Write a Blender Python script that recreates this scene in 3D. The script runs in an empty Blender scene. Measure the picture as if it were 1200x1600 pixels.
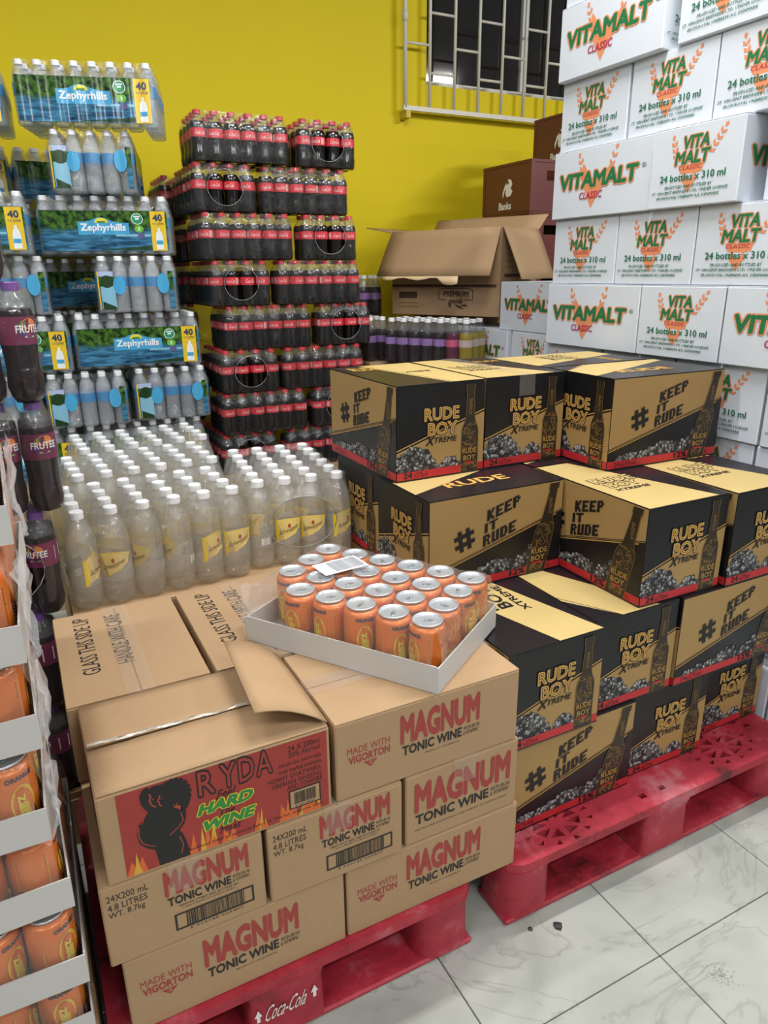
import bpy, bmesh, math, random
from mathutils import Vector, Matrix
random.seed(7)
S = bpy.context.scene
COL = S.collection
PI = math.pi
R = math.radians

# ------------------------------------------------------------------ camera
def set_camera():
    cd = bpy.data.cameras.new('camera')
    cd.sensor_fit = 'HORIZONTAL'; cd.sensor_width = 36.0; cd.lens = 36.0 * 1109.5 / 1200.0
    cd.clip_start = 0.05; cd.clip_end = 60
    o = bpy.data.objects.new('camera', cd); COL.objects.link(o)
    pi, ro, ya = 0.32523, -0.010473, 0.472588
    fw = Vector((math.sin(ya) * math.cos(pi), math.cos(ya) * math.cos(pi), -math.sin(pi)))
    rt = Vector((math.cos(ya), -math.sin(ya), 0)); up = rt.cross(fw)
    c, s = math.cos(ro), math.sin(ro)
    r2 = rt * c + up * s; u2 = up * c - rt * s
    m = Matrix((r2, u2, -fw)).transposed().to_4x4(); m.translation = (0, 0, 1.3)
    o.matrix_world = m
    S.camera = o
set_camera()

# ------------------------------------------------------------------ light
w = bpy.data.worlds.new('store_ambient'); S.world = w; w.use_nodes = True
bg = w.node_tree.nodes['Background']; bg.inputs[0].default_value = (0.93, 0.97, 1.0, 1); bg.inputs[1].default_value = 0.15
def area(name, loc, target, sx, sy, power, col=(1, 0.98, 0.95)):
    l = bpy.data.lights.new(name, 'AREA'); l.shape = 'RECTANGLE'; l.size = sx; l.size_y = sy; l.energy = power; l.color = col
    o = bpy.data.objects.new(name, l); COL.objects.link(o); o.location = loc
    o.rotation_euler = (Vector(target) - Vector(loc)).to_track_quat('-Z', 'Y').to_euler()
    return o
area('fluorescent_light', (1.2, 1.25, 3.05), (1.2, 1.25, 0), 1.25, 0.07, 56, (1, 0.985, 0.96))
area('fluorescent_light', (-0.7, 1.5, 3.05), (-0.7, 1.5, 0), 1.25, 0.07, 32, (0.98, 0.99, 1))
area('fluorescent_light', (-1.6, -0.3, 3.05), (-1.4, 0.2, 0), 1.25, 0.07, 34, (0.95, 0.98, 1))
area('fluorescent_light', (3.9, 0.3, 3.15), (2.6, 2.2, 1.2), 1.25, 0.07, 66, (1, 0.985, 0.96))
area('fluorescent_light', (0.8, -1.2, 3.05), (0.8, -0.9, 0), 1.25, 0.07, 40, (1, 0.985, 0.96))
for lx in (-2.4, 0.6, 3.4): area('fluorescent_light', (lx, -3.2, 3.05), (lx, -2.2, 0.6), 1.25, 0.07, 38, (1, 0.985, 0.96))
S.view_settings.view_transform = 'Standard'; S.view_settings.look = 'None'
S.view_settings.exposure = 0.0; S.view_settings.gamma = 1.0; S.view_settings.use_curve_mapping = False
try: S.cycles.transparent_max_bounces = 24; S.cycles.max_bounces = 6; S.cycles.diffuse_bounces = 3; S.cycles.glossy_bounces = 3
except Exception: pass

# ------------------------------------------------------------------ materials
def lin(h):
    h = h.lstrip('#'); c = [int(h[i:i + 2], 16) / 255 for i in (0, 2, 4)]
    return tuple(x / 12.92 if x <= 0.04045 else ((x + 0.055) / 1.055) ** 2.4 for x in c) + (1,)
MATS = {}
def M(name, col, rough=0.5, metal=0.0, var=0.0, scale=12, bump=0.0, bscale=60, stretch=(1, 1, 1), spec=0.5, emit=0, det=4):
    if name in MATS: return MATS[name]
    m = bpy.data.materials.new(name); MATS[name] = m; m.use_nodes = True
    nt = m.node_tree; b = nt.nodes['Principled BSDF']
    c = lin(col) if isinstance(col, str) else col
    b.inputs['Base Color'].default_value = c; b.inputs['Roughness'].default_value = rough
    b.inputs['Metallic'].default_value = metal; b.inputs['Specular IOR Level'].default_value = spec
    if var or bump:
        tc = nt.nodes.new('ShaderNodeTexCoord'); mp = nt.nodes.new('ShaderNodeMapping'); mp.inputs['Scale'].default_value = stretch
        nt.links.new(tc.outputs['Object'], mp.inputs[0])
    if var:
        n = nt.nodes.new('ShaderNodeTexNoise'); n.inputs['Scale'].default_value = scale; n.inputs['Detail'].default_value = det
        nt.links.new(mp.outputs[0], n.inputs['Vector'])
        mx = nt.nodes.new('ShaderNodeMix'); mx.data_type = 'RGBA'
        mx.inputs['A'].default_value = tuple(max(0, x * (1 - var)) for x in c[:3]) + (1,)
        mx.inputs['B'].default_value = tuple(min(1, x * (1 + var)) for x in c[:3]) + (1,)
        nt.links.new(n.outputs[0], mx.inputs['Factor']); nt.links.new(mx.outputs['Result'], b.inputs['Base Color'])
    if bump:
        n2 = nt.nodes.new('ShaderNodeTexNoise'); n2.inputs['Scale'].default_value = bscale; n2.inputs['Detail'].default_value = 3
        nt.links.new(mp.outputs[0], n2.inputs['Vector'])
        bp = nt.nodes.new('ShaderNodeBump'); bp.inputs['Strength'].default_value = bump; bp.inputs['Distance'].default_value = 0.004
        nt.links.new(n2.outputs[0], bp.inputs['Height']); nt.links.new(bp.outputs[0], b.inputs['Normal'])
    if emit:
        b.inputs['Emission Color'].default_value = c; b.inputs['Emission Strength'].default_value = emit
    return m
def FILM(name, tint=(1, 1, 1), haze=0.05, gloss=0.06, rough=0.12, wrinkle=0.5, wscale=30, hazecol=(0.9, 0.92, 0.95), stretch=(1, 1, 1), fk=0.2):
    if name in MATS: return MATS[name]
    m = bpy.data.materials.new(name); MATS[name] = m; m.use_nodes = True
    nt = m.node_tree; nt.nodes.clear(); N = nt.nodes.new; L = nt.links.new
    out = N('ShaderNodeOutputMaterial'); tr = N('ShaderNodeBsdfTransparent'); tr.inputs[0].default_value = tuple(tint) + (1,)
    df = N('ShaderNodeBsdfDiffuse'); df.inputs[0].default_value = tuple(hazecol) + (1,)
    gl = N('ShaderNodeBsdfGlossy'); gl.inputs['Roughness'].default_value = rough
    m1 = N('ShaderNodeMixShader'); m2 = N('ShaderNodeMixShader'); fr = N('ShaderNodeFresnel'); fr.inputs[0].default_value = 1.4
    ad = N('ShaderNodeMath'); ad.operation = 'MULTIPLY_ADD'; ad.inputs[1].default_value = fk; ad.inputs[2].default_value = gloss * 0.4
    tc = N('ShaderNodeTexCoord'); mp = N('ShaderNodeMapping'); mp.inputs['Scale'].default_value = stretch
    nz = N('ShaderNodeTexNoise'); nz.inputs['Scale'].default_value = wscale; nz.inputs['Detail'].default_value = 3; nz.inputs['Distortion'].default_value = 1.2
    bp = N('ShaderNodeBump'); bp.inputs['Strength'].default_value = wrinkle; bp.inputs['Distance'].default_value = 0.01
    L(tc.outputs['Object'], mp.inputs[0]); L(mp.outputs[0], nz.inputs['Vector']); L(nz.outputs[0], bp.inputs['Height'])
    L(bp.outputs[0], gl.inputs['Normal'])
    L(fr.outputs[0], ad.inputs[0]); m1.inputs[0].default_value = haze
    L(tr.outputs[0], m1.inputs[1]); L(df.outputs[0], m1.inputs[2]); L(ad.outputs[0], m2.inputs[0]); L(m1.outputs[0], m2.inputs[1]); L(gl.outputs[0], m2.inputs[2])
    L(m2.outputs[0], out.inputs[0])
    return m

# ------------------------------------------------------------------ mesh helpers
class B:
    def __init__(s): s.v = []; s.f = []; s.m = []; s.s = []
    def add(s, vs, fs, m=0, smooth=False):
        o = len(s.v); s.v += [tuple(v) for v in vs]
        for f in fs: s.f.append([i + o for i in f]); s.m.append(m); s.s.append(smooth)
        return s
    def box(s, x0, x1, y0, y1, z0, z1, m=0):
        return s.add([(x0, y0, z0), (x1, y0, z0), (x1, y1, z0), (x0, y1, z0), (x0, y0, z1), (x1, y0, z1), (x1, y1, z1), (x0, y1, z1)],
                     [(0, 3, 2, 1), (4, 5, 6, 7), (0, 1, 5, 4), (1, 2, 6, 5), (2, 3, 7, 6), (3, 0, 4, 7)], m)
    def cbox(s, x0, x1, y0, y1, z0, z1, r, m=0):          # box with chamfered edges
        vs = []; idx = {}
        for i, x in enumerate((x0, x1)):
            for j, y in enumerate((y0, y1)):
                for k, z in enumerate((z0, z1)):
                    dx = r if i == 0 else -r; dy = r if j == 0 else -r; dz = r if k == 0 else -r
                    idx[i, j, k] = len(vs)
                    vs += [(x, y + dy, z + dz), (x + dx, y, z + dz), (x + dx, y + dy, z)]
        g = lambda i, j, k, a: idx[i, j, k] + a
        fs = [(g(0,0,0,0), g(0,0,1,0), g(0,1,1,0), g(0,1,0,0)), (g(1,0,0,0), g(1,1,0,0), g(1,1,1,0), g(1,0,1,0)),
              (g(0,0,0,1), g(1,0,0,1), g(1,0,1,1), g(0,0,1,1)), (g(0,1,0,1), g(0,1,1,1), g(1,1,1,1), g(1,1,0,1)),
              (g(0,0,0,2), g(0,1,0,2), g(1,1,0,2), g(1,0,0,2)), (g(0,0,1,2), g(1,0,1,2), g(1,1,1,2), g(0,1,1,2))]
        for k in (0, 1):
            for j in (0, 1): fs.append((g(0,j,k,1), g(1,j,k,1), g(1,j,k,2), g(0,j,k,2)))
            for i in (0, 1): fs.append((g(i,0,k,0), g(i,1,k,0), g(i,1,k,2), g(i,0,k,2)))
        for i in (0, 1):
            for j in (0, 1): fs.append((g(i,j,0,0), g(i,j,1,0), g(i,j,1,1), g(i,j,0,1)))
        for i in (0, 1):
            for j in (0, 1):
                for k in (0, 1): fs.append((g(i,j,k,0), g(i,j,k,1), g(i,j,k,2)))
        return s.add(vs, fs, m)
    def lathe(s, prof, seg=16, m=0, mats=None, cx=0, cy=0, smooth=True, lobes=0, lobe=0.0, lobemax=0):
        n = len(prof); vs = []
        for r, z in prof:
            for k in range(seg):
                a = 2 * PI * k / seg; rr = r
                if lobes and z < lobemax: rr = r * (1 - lobe * (0.5 + 0.5 * math.cos(lobes * a)) * (1 - z / lobemax))
                vs.append((cx + rr * math.cos(a), cy + rr * math.sin(a), z))
        o = len(s.v); s.v += vs
        for i in range(n - 1):
            for k in range(seg):
                k2 = (k + 1) % seg
                s.f.append([o + i * seg + k, o + i * seg + k2, o + (i + 1) * seg + k2, o + (i + 1) * seg + k]); s.m.append(mats[i] if mats else m); s.s.append(smooth)
        for i, rev in ((0, True), (n - 1, False)):
            if prof[i][0] > 1e-4:
                f = [o + i * seg + k for k in range(seg)]
                s.f.append(f[::-1] if rev else f); s.m.append((mats[0] if rev else mats[-1]) if mats else m); s.s.append(False)
        return s
    def tube(s, pts, r, seg=8, m=0):
        pts = [Vector(p) for p in pts]; n = len(pts); rings = []
        for i, p in enumerate(pts):
            d = (pts[min(i + 1, n - 1)] - pts[max(i - 1, 0)]).normalized()
            a = d.cross(Vector((0, 0, 1))) if abs(d.z) < 0.95 else d.cross(Vector((1, 0, 0)))
            a.normalize(); b = d.cross(a)
            rings.append([p + (a * math.cos(2 * PI * k / seg) + b * math.sin(2 * PI * k / seg)) * r for k in range(seg)])
        vs = [v for g in rings for v in g]; fs = []
        for i in range(n - 1):
            for k in range(seg):
                k2 = (k + 1) % seg; fs.append((i * seg + k, i * seg + k2, (i + 1) * seg + k2, (i + 1) * seg + k))
        fs += [tuple(range(seg))[::-1], tuple((n - 1) * seg + k for k in range(seg))]
        return s.add(vs, fs, m, True)
    def prism(s, pts, y0, y1, m=0):                        # polygon in x,z extruded along y
        n = len(pts); vs = [(x, y0, z) for x, z in pts] + [(x, y1, z) for x, z in pts]
        fs = [tuple(range(n)), tuple(range(2 * n - 1, n - 1, -1))] + [(i, (i + 1) % n, n + (i + 1) % n, n + i)[::-1] for i in range(n)]
        return s.add(vs, fs, m)
    def sheet(s, grid, m=0, smooth=True):                  # rows of points
        a, b = len(grid), len(grid[0]); vs = [p for row in grid for p in row]
        return s.add(vs, [(i * b + j, i * b + j + 1, (i + 1) * b + j + 1, (i + 1) * b + j) for i in range(a - 1) for j in range(b - 1)], m, smooth)
    def mesh(s, name, mats):
        me = bpy.data.meshes.new(name); me.from_pydata(s.v, [], s.f)
        for mt in mats: me.materials.append(mt)
        me.polygons.foreach_set('material_index', s.m); me.polygons.foreach_set('use_smooth', s.s)
        me.validate(); me.update()
        return me
    def flip_out(s): return s
def put(name, data, parent=None, loc=(0, 0, 0), rot=(0, 0, 0), label=None, cat=None, group=None, kind=None):
    o = bpy.data.objects.new(name, data); COL.objects.link(o)
    o.location = loc; o.rotation_euler = rot
    if parent: o.parent = parent
    if label: o['label'] = label
    if cat: o['category'] = cat
    if group: o['group'] = group
    if kind: o['kind'] = kind
    return o
def fix(me):                                               # consistent outward normals
    bm = bmesh.new(); bm.from_mesh(me); bmesh.ops.recalc_face_normals(bm, faces=bm.faces); bm.to_mesh(me); bm.free(); return me
def solid(me, t):                                          # give an open sheet a thickness
    bm = bmesh.new(); bm.from_mesh(me); bmesh.ops.solidify(bm, geom=bm.faces[:], thickness=t); bmesh.ops.recalc_face_normals(bm, faces=bm.faces); bm.to_mesh(me); bm.free(); return me

# ------------------------------------------------------------------ flat print (lettering) as thin faces
TXT = {}
def glyphs(s, bold, res):                                   # bold = the letter laid down again on a small ring of offsets
    k = (s, bold, res); off = min(bold, 0)
    if k in TXT: return TXT[k]
    if (s, off, res) not in TXT:
        cu = bpy.data.curves.new('lettering', 'FONT'); cu.body = s; cu.resolution_u = res; cu.align_x = 'LEFT'; cu.offset = off
        o = bpy.data.objects.new('lettering', cu); COL.objects.link(o)
        me = bpy.data.meshes.new_from_object(o.evaluated_get(bpy.context.evaluated_depsgraph_get()))
        vs = [(v.co.x, v.co.y, 0) for v in me.vertices]; fs = [tuple(p.vertices) for p in me.polygons]
        bpy.data.objects.remove(o); bpy.data.curves.remove(cu); bpy.data.meshes.remove(me)
        xs = [v[0] for v in vs]; ys = [v[1] for v in vs]
        TXT[(s, off, res)] = (vs, fs, min(xs), max(xs), min(ys), max(ys))
    if bold <= 0: return TXT[(s, off, res)]
    v0, f0, a, b, c, d = TXT[(s, 0, res)]
    vs, fs = list(v0), list(f0); m_ = 6 if bold < .045 else 9
    for q in range(m_):
        dx, dy = bold * math.cos(2 * PI * q / m_), bold * math.sin(2 * PI * q / m_); o = len(vs)
        vs += [(x + dx, y + dy, q + 1) for x, y, _ in v0]; fs += [tuple(i + o for i in f) for f in f0]
    TXT[k] = (vs, fs, a - bold, b + bold, c - bold, d + bold); return TXT[k]
class Print:
    def __init__(s, w, h): s.w = w; s.h = h; s.it = []; s.mats = []
    def mi(s, m):
        if m not in s.mats: s.mats.append(m)
        return s.mats.index(m)
    def poly(s, pts, m, l=1): s.n = getattr(s, 'n', 0) + 1; s.it.append(([(x * s.w, y * s.h, s.n % 11) for x, y in pts], [tuple(range(len(pts)))], s.mi(m), l)); return s
    def rect(s, x0, y0, x1, y1, m, l=1): return s.poly([(x0, y0), (x1, y0), (x1, y1), (x0, y1)], m, l)
    def ell(s, cx, cy, rx, ry, m, l=1, n=14): return s.poly([(cx + rx * math.cos(2 * PI * k / n), cy + ry * math.sin(2 * PI * k / n)) for k in range(n)], m, l)
    def slab(s, x0, x1, lo, hi, m, l=1, n=8):               # area sliced into upright strips, so that it can follow a bulging surface
        f = lambda q, u: q(u) if callable(q) else q
        for k in range(n):
            a = x0 + (x1 - x0) * k / n; b = x0 + (x1 - x0) * (k + 1) / n
            s.poly([(a, f(lo, a)), (b, f(lo, b)), (b, f(hi, b)), (a, f(hi, a))], m, l)
        return s
    def oval(s, cx, cy, rx, ry, m, l=1, n=10):
        h = lambda x: ry * math.sqrt(max(0, 1 - ((x - cx) / rx) ** 2))
        return s.slab(cx - rx, cx + rx, lambda x: cy - h(x), lambda x: cy + h(x), m, l, n)
    def line(s, pts, t, m, l=1):                            # t in metres
        q = [(x * s.w, y * s.h) for x, y in pts]
        for a, b in zip(q, q[1:]):
            d = Vector((b[0] - a[0], b[1] - a[1])); 
            if d.length < 1e-6: continue
            n = Vector((-d.y, d.x)).normalized() * t / 2
            s.n = getattr(s, 'n', 0) + 1; e_ = s.n % 11
            s.it.append(([(a[0] + n.x, a[1] + n.y, e_), (a[0] - n.x, a[1] - n.y, e_), (b[0] - n.x, b[1] - n.y, e_), (b[0] + n.x, b[1] + n.y, e_)], [(0, 1, 2, 3)], s.mi(m), l))
        return s
    def text(s, t, x0, y0, x1, y1, m, l=2, bold=0.0, shear=0.0, vs=0.0, rot=0, res=2):
        v, f, a, b, c, d = glyphs(t, bold, res)
        W = (x1 - x0) * s.w; H = (y1 - y0) * s.h; out = []
        for x, y, qi in v:
            u = (x - a) / (b - a); q = (y - c) / (d - c)
            if rot == 90: X, Y = W * (1 - q), H * u
            elif rot == -90: X, Y = W * q, H * (1 - u)
            else: X, Y = W * u + shear * H * (q - 0.5), H * q
            out.append((x0 * s.w + X, y0 * s.h + Y + vs * X, qi))
        s.it.append((out, f, s.mi(m), l)); return s
    def outlined(s, t, x0, y0, x1, y1, fill, edge, l=2, bold=0.0, ob=0.03, shear=0.0, vs=0.0, third=None):
        # grow the outline about the same letter positions: lay out with the thin glyph's box
        v, f, a, b, c, d = glyphs(t, bold, 2)
        W = (x1 - x0) * s.w; H = (y1 - y0) * s.h
        lays = [(bold + ob, edge, l), (bold, fill, l + 1)] + ([(third[0], third[1], l + 2)] if third else [])
        for bo, mm, ll in lays:
            v2, f2, *_ = glyphs(t, bo, 2); out = []
            for x, y, qi in v2:
                u = (x - a) / (b - a); q = (y - c) / (d - c)
                X = W * u + shear * H * (q - 0.5); out.append((x0 * s.w + X, y0 * s.h + H * q + vs * X, qi))
            s.it.append((out, f2, s.mi(mm), ll))
        return s
    def mesh(s, name, fn=None):
        b = B()
        for vs, fs, m, l in s.it:
            off = 0.0004 + 0.00022 * l; vs = [(p[0], p[1], off + (p[2] * 2e-5 if len(p) > 2 else 0)) for p in vs]
            b.add([(fn(x, y, o_) if fn else (x, -o_, y)) for x, y, o_ in vs], fs, m)
        return b.mesh(name, s.mats)
BIT = {'K': ["11011", "11110", "11100", "11110", "11011"], 'E': ["11111", "11000", "11110", "11000", "11111"], 'P': ["11110", "11011", "11110", "11000", "11000"],
       'I': ["11", "11", "11", "11", "11"], 'T': ["111111", "001100", "001100", "001100", "001100"], 'R': ["11110", "11011", "11110", "11010", "11011"],
       'U': ["11011", "11011", "11011", "11011", "11111"], 'D': ["11110", "11011", "11011", "11011", "11110"], '#': ["01010", "11111", "01010", "11111", "01010"]}
def blocktext(P, t, x0, y0, ch, cw, m, l, vs=0.0, shear=0.0):  # x0,y0 in metres; cell width/height in metres
    x = x0
    for c in t:
        g = BIT[c]
        for r, row in enumerate(g):
            k = 0
            while k < len(row):
                if row[k] == '1':
                    e = k
                    while e < len(row) and row[e] == '1': e += 1
                    ya, yb = y0 + (len(g) - 1 - r) * ch - ch * 0.04, y0 + (len(g) - r) * ch
                    q = []
                    for X, Y in ((x + k * cw, ya), (x + e * cw, ya), (x + e * cw, yb), (x + k * cw, yb)):
                        X2 = X + shear * (Y - y0); q.append((X2, Y + vs * (X2 - x0)))
                    P.it.append((q, [(0, 1, 2, 3)], P.mi(m), l)); k = e
                else: k += 1
        x += (len(g[0]) + 0.8) * cw

# colours of things
kraft = M('kraft_cardboard', '#a58867', 0.8, var=0.07, scale=9, bump=0.25, bscale=90, stretch=(1, 1, 0.25), spec=0.25)
kraft_in = M('kraft_inside', '#a98255', 0.85, var=0.08, scale=9, spec=0.2)
whiteboard = M('white_board', '#d2d9e2', 0.6, var=0.03, scale=8, bump=0.2, bscale=25, spec=0.35)
grey_edge = M('grey_board_edge', '#8f8d88', 0.85)
blackboard = M('black_printed_board', '#0f0f12', 0.4, var=0.15, scale=14, bump=0.15, bscale=40)
gold = M('gold_print', '#a0814f', 0.5, var=0.06, scale=12, spec=0.4)
palegold = M('pale_gold_print', '#bda56b', 0.5, var=0.05, spec=0.4)
ink = M('black_ink', '#131214', 0.5)
inkbrown = M('bottle_print_brown', '#2b2318', 0.45)
goldline = M('gold_line_print', '#c59a4e', 0.5)
midgold = M('mid_gold_print', '#a5823f', 0.5)
dimgold = M('dim_gold_print', '#8a6a36', 0.5)
redstrip = M('red_print', '#b3262c', 0.45)
rk = [M('stone_print_light', '#a3a3a2', 0.6), M('stone_print_mid', '#5f5f61', 0.6), M('stone_print_dark', '#252527', 0.6)]
vgreen = M('green_print', '#1f7145', 0.55); vor = M('orange_print', '#e39064', 0.55); vred = M('crimson_print', '#b3264f', 0.55); vtextg = M('green_text_print', '#1d6a4e', 0.55)
magred = M('magnum_red', '#983a35', 0.65); magink = M('carton_black_ink', '#26231f', 0.65); magbrown = M('faded_ink', '#8f7d62', 0.75)
tape = FILM('clear_tape', (1, 0.99, 0.97), 0.10, 0.03, 0.22, 0.03, 40, (0.80, 0.72, 0.64))
film_clear = FILM('shrink_film', (1, 1, 1), 0.014, 0.07, 0.09, 0.6, 34)
film_hazy = FILM('hazy_shrink_film', (1, 1, 1), 0.045, 0.10, 0.10, 0.6, 26)

# ------------------------------------------------------------------ the setting
def marble():
    m = bpy.data.materials.new('marble_tile'); MATS['marble_tile'] = m; m.use_nodes = True
    nt = m.node_tree; N = nt.nodes.new; L = nt.links.new; b = nt.nodes['Principled BSDF']; b.inputs['Roughness'].default_value = 0.28
    geo = N('ShaderNodeNewGeometry')
    n1 = N('ShaderNodeTexNoise'); n1.inputs['Scale'].default_value = 3.2; n1.inputs['Detail'].default_value = 6; n1.inputs['Distortion'].default_value = 1.4
    L(geo.outputs['Position'], n1.inputs['Vector'])
    r1 = N('ShaderNodeValToRGB'); r1.color_ramp.elements[0].position = 0.34; r1.color_ramp.elements[0].color = lin('#959991'); r1.color_ramp.elements[1].position = 0.66; r1.color_ramp.elements[1].color = lin('#abaea7')
    L(n1.outputs[0], r1.inputs[0])
    n2 = N('ShaderNodeTexNoise'); n2.inputs['Scale'].default_value = 2.1; n2.inputs['Detail'].default_value = 8; n2.inputs['Distortion'].default_value = 2.6
    L(geo.outputs['Position'], n2.inputs['Vector'])
    r2 = N('ShaderNodeValToRGB'); e = r2.color_ramp.elements
    e[0].position = 0.485; e[0].color = (0, 0, 0, 1); e[1].position = 0.515; e[1].color = (0, 0, 0, 1); p = e.new(0.5); p.color = (1, 1, 1, 1)
    L(n2.outputs[0], r2.inputs[0])
    n3 = N('ShaderNodeTexNoise'); n3.inputs['Scale'].default_value = 7; L(geo.outputs['Position'], n3.inputs['Vector'])
    mu = N('ShaderNodeMath'); mu.operation = 'MULTIPLY'; L(r2.outputs[0], mu.inputs[0]); mu.use_clamp = True; L(n3.outputs[0], mu.inputs[1])
    mx = N('ShaderNodeMix'); mx.data_type = 'RGBA'; mx.inputs['B'].default_value = lin('#84867f')
    L(mu.outputs[0], mx.inputs['Factor']); L(r1.outputs[0], mx.inputs['A']); L(mx.outputs['Result'], b.inputs['Base Color'])
    return m
marble_m = marble()
grout = M('grout', '#77796f', 0.9)
fl = put('floor', B().box(-3.2, 5.2, -4.5, 3.78, -0.06, -0.008).mesh('floor', [grout]), kind='structure')
T = 0.395
tile_me = B().cbox(-T / 2 + 0.0011, T / 2 - 0.0011, -T / 2 + 0.0011, T / 2 - 0.0011, -0.012, 0, 0.0012).mesh('floor_tile', [marble_m])
for i in range(-5, 8):
    for j in range(-5, 9):
        if -2.0 < 0.966 + (i + 0.5) * T < 3.4 and 0.6975 + (j + 0.5) * T < 3.6:
            put('tile', tile_me, fl, (0.966 + (i + 0.5) * T, 0.6975 + (j + 0.5) * T, 0))
rs = random.Random(8); sb = B()                               # dried scuff on one tile
for _ in range(120):
    a, q = rs.uniform(0, 6.28), abs(rs.gauss(0, .5)); px, py, sz_ = 1.035 + .032 * q * math.cos(a), .612 + .030 * q * math.sin(a), rs.uniform(.0008, .0024)
    sb.add([(px + sz_ * math.cos(k * 1.25 + a), py + sz_ * .7 * math.sin(k * 1.25 + a), .0003 + .00001 * (_ % 9)) for k in range(5)], [(0, 1, 2, 3, 4)])
put('scuff_mark', sb.mesh('scuff_mark', [M('scuff_grey', '#84857e', .9)]), fl, kind='stuff')
yel = M('yellow_wall_paint', '#d5bf14', 0.6, var=0.05, scale=1.6, bump=0.12, bscale=14, det=6, spec=0.2)
YW = 3.78; WX0, WX1, WZ0, WZ1 = 2.216, 4.05, 2.2612, 3.2
wb = B()
wb.box(-3.2, WX0, YW, YW + .18, 0, 3.4).box(WX1, 5.2, YW, YW + .18, 0, 3.4).box(WX0, WX1, YW, YW + .18, 0, WZ0).box(WX0, WX1, YW, YW + .18, WZ1, 3.4)
put('wall_back', wb.mesh('wall_back', [yel]), kind='structure')
offwhite = M('aged_white_paint', '#cfccbd', 0.45, var=0.06, scale=30)
alu = M('window_frame_white', '#c9c9c4', 0.4, var=0.05)
glass = M('dark_window_glass', '#1c1917', 0.05, spec=0.9, var=0.5, scale=2.0)
win = put('window_1', None, loc=(WX0, YW + .06, WZ0), kind='structure')
Ww, Wh = WX1 - WX0, WZ1 - WZ0
fb = B().box(0, Ww, -0.02, 0.03, 0, 0.028).box(0, Ww, -0.02, 0.03, Wh - 0.03, Wh).box(0, 0.012, -0.02, 0.03, 0.028, Wh - 0.03).box(Ww - 0.03, Ww, -0.02, 0.03, 0.028, Wh - 0.03)
put('window_frame', fb.mesh('window_frame', [alu]), win)
put('mullion', B().cbox(0.655, 0.70, -0.022, 0.03, 0.0285, Wh - 0.0305, 0.003).mesh('mullion', [alu]), win)
put('pane', B().box(0.0125, 0.6545, 0, 0.006, 0.0285, Wh - 0.0305).mesh('pane', [glass]), win)
put('pane', B().box(0.7005, Ww - 0.0305, 0.002, 0.008, 0.0285, Wh - 0.0305).mesh('pane', [glass]), win)
darkrail = M('dark_rail', '#241f1c', 0.5)
put('inner_rail', B().box(0.20, 0.208, 0.02, 0.03, 0.03, 0.5).box(0.30, 0.308, 0.02, 0.03, 0.1, 0.6).mesh('inner_rail', [darkrail]), win)
# burglar bars
gr = put('window_grill', None, loc=(2.053, 3.72, 2.127), label='off-white welded steel burglar grill in front of the dark window', cat='window grill')
GX = [1.08 * q for q in (0.0, 0.138, 0.282, 0.426, 0.57, 0.713, 0.857, 1.0, 1.143, 1.287, 1.43, 1.574, 1.717)]
for k, x in enumerate(GX):
    r = 0.0085 if k else 0.0115
    put('bar', B().tube([(x, 0, 0.0), (x, 0, 1.06)], r, 8).mesh('bar', [offwhite]), gr)
put('bottom_rail', B().box(-0.012, 1.87, -0.009, 0.012, -0.012, 0.01).mesh('bottom_rail', [offwhite]), gr)
for k in range(len(GX) - 1):
    for z in ((0.30, 0.85) if k % 2 == 0 else (0.173, 0.448, 1.0)) if k else (0.30,):
        put('cross_bar', B().tube([(GX[k] + 0.008, 0, z), (GX[k + 1] - 0.008, 0, z)], 0.007, 6).mesh('cross_bar', [offwhite]), gr)
put('joint_sleeve', B().tube([(0, 0, 0.39), (0, 0, 0.44)], 0.0155, 10).mesh('joint_sleeve', [offwhite]), gr)
put('wall_bracket', B().cbox(0.0, 0.03, -0.012, 0.06, -0.05, -0.0125, 0.003).mesh('wall_bracket', [M('painted_bracket', '#c0ac2a', 0.5)]), gr)

# ------------------------------------------------------------------ printed designs
def stones(P, x0, x1, fn, n, seed):
    rnd = random.Random(seed); it = []; q = 24
    P.poly([(x0, .09)] + [(x0 + (x1 - x0) * k / q, fn(k / q) - .01) for k in range(q + 1)] + [(x1, .09)], rk[2], 3)
    for _ in range(int(n * 1.7)):
        x = rnd.uniform(x0, x1); top = fn((x - x0) / (x1 - x0)); y = 0.10 + (top - 0.10) * rnd.random() ** 0.85
        it.append((y, x))
    it.sort(reverse=True)
    for y, x in it:
        r = rnd.uniform(0.004, 0.011); k = rnd.randint(5, 7); a0 = rnd.random() * 6
        pts = [(x + r * math.cos(a0 + 2 * PI * i / k) * rnd.uniform(0.7, 1.1) / P.w, y + r * math.sin(a0 + 2 * PI * i / k) * rnd.uniform(0.6, 1.0) / P.h) for i in range(k)]
        P.poly([(x + (px - x) * 0.8, y + (py - y) * 0.8) for px, py in pts], rnd.choice((rk[1], rk[1], rk[2])), 4)
        P.poly([(x + (px - x) * 0.42 - 0.003, y + (py - y) * 0.42 + 0.006) for px, py in pts], rnd.choice((rk[0], rk[1], rk[2], rk[0])), 5)
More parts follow.
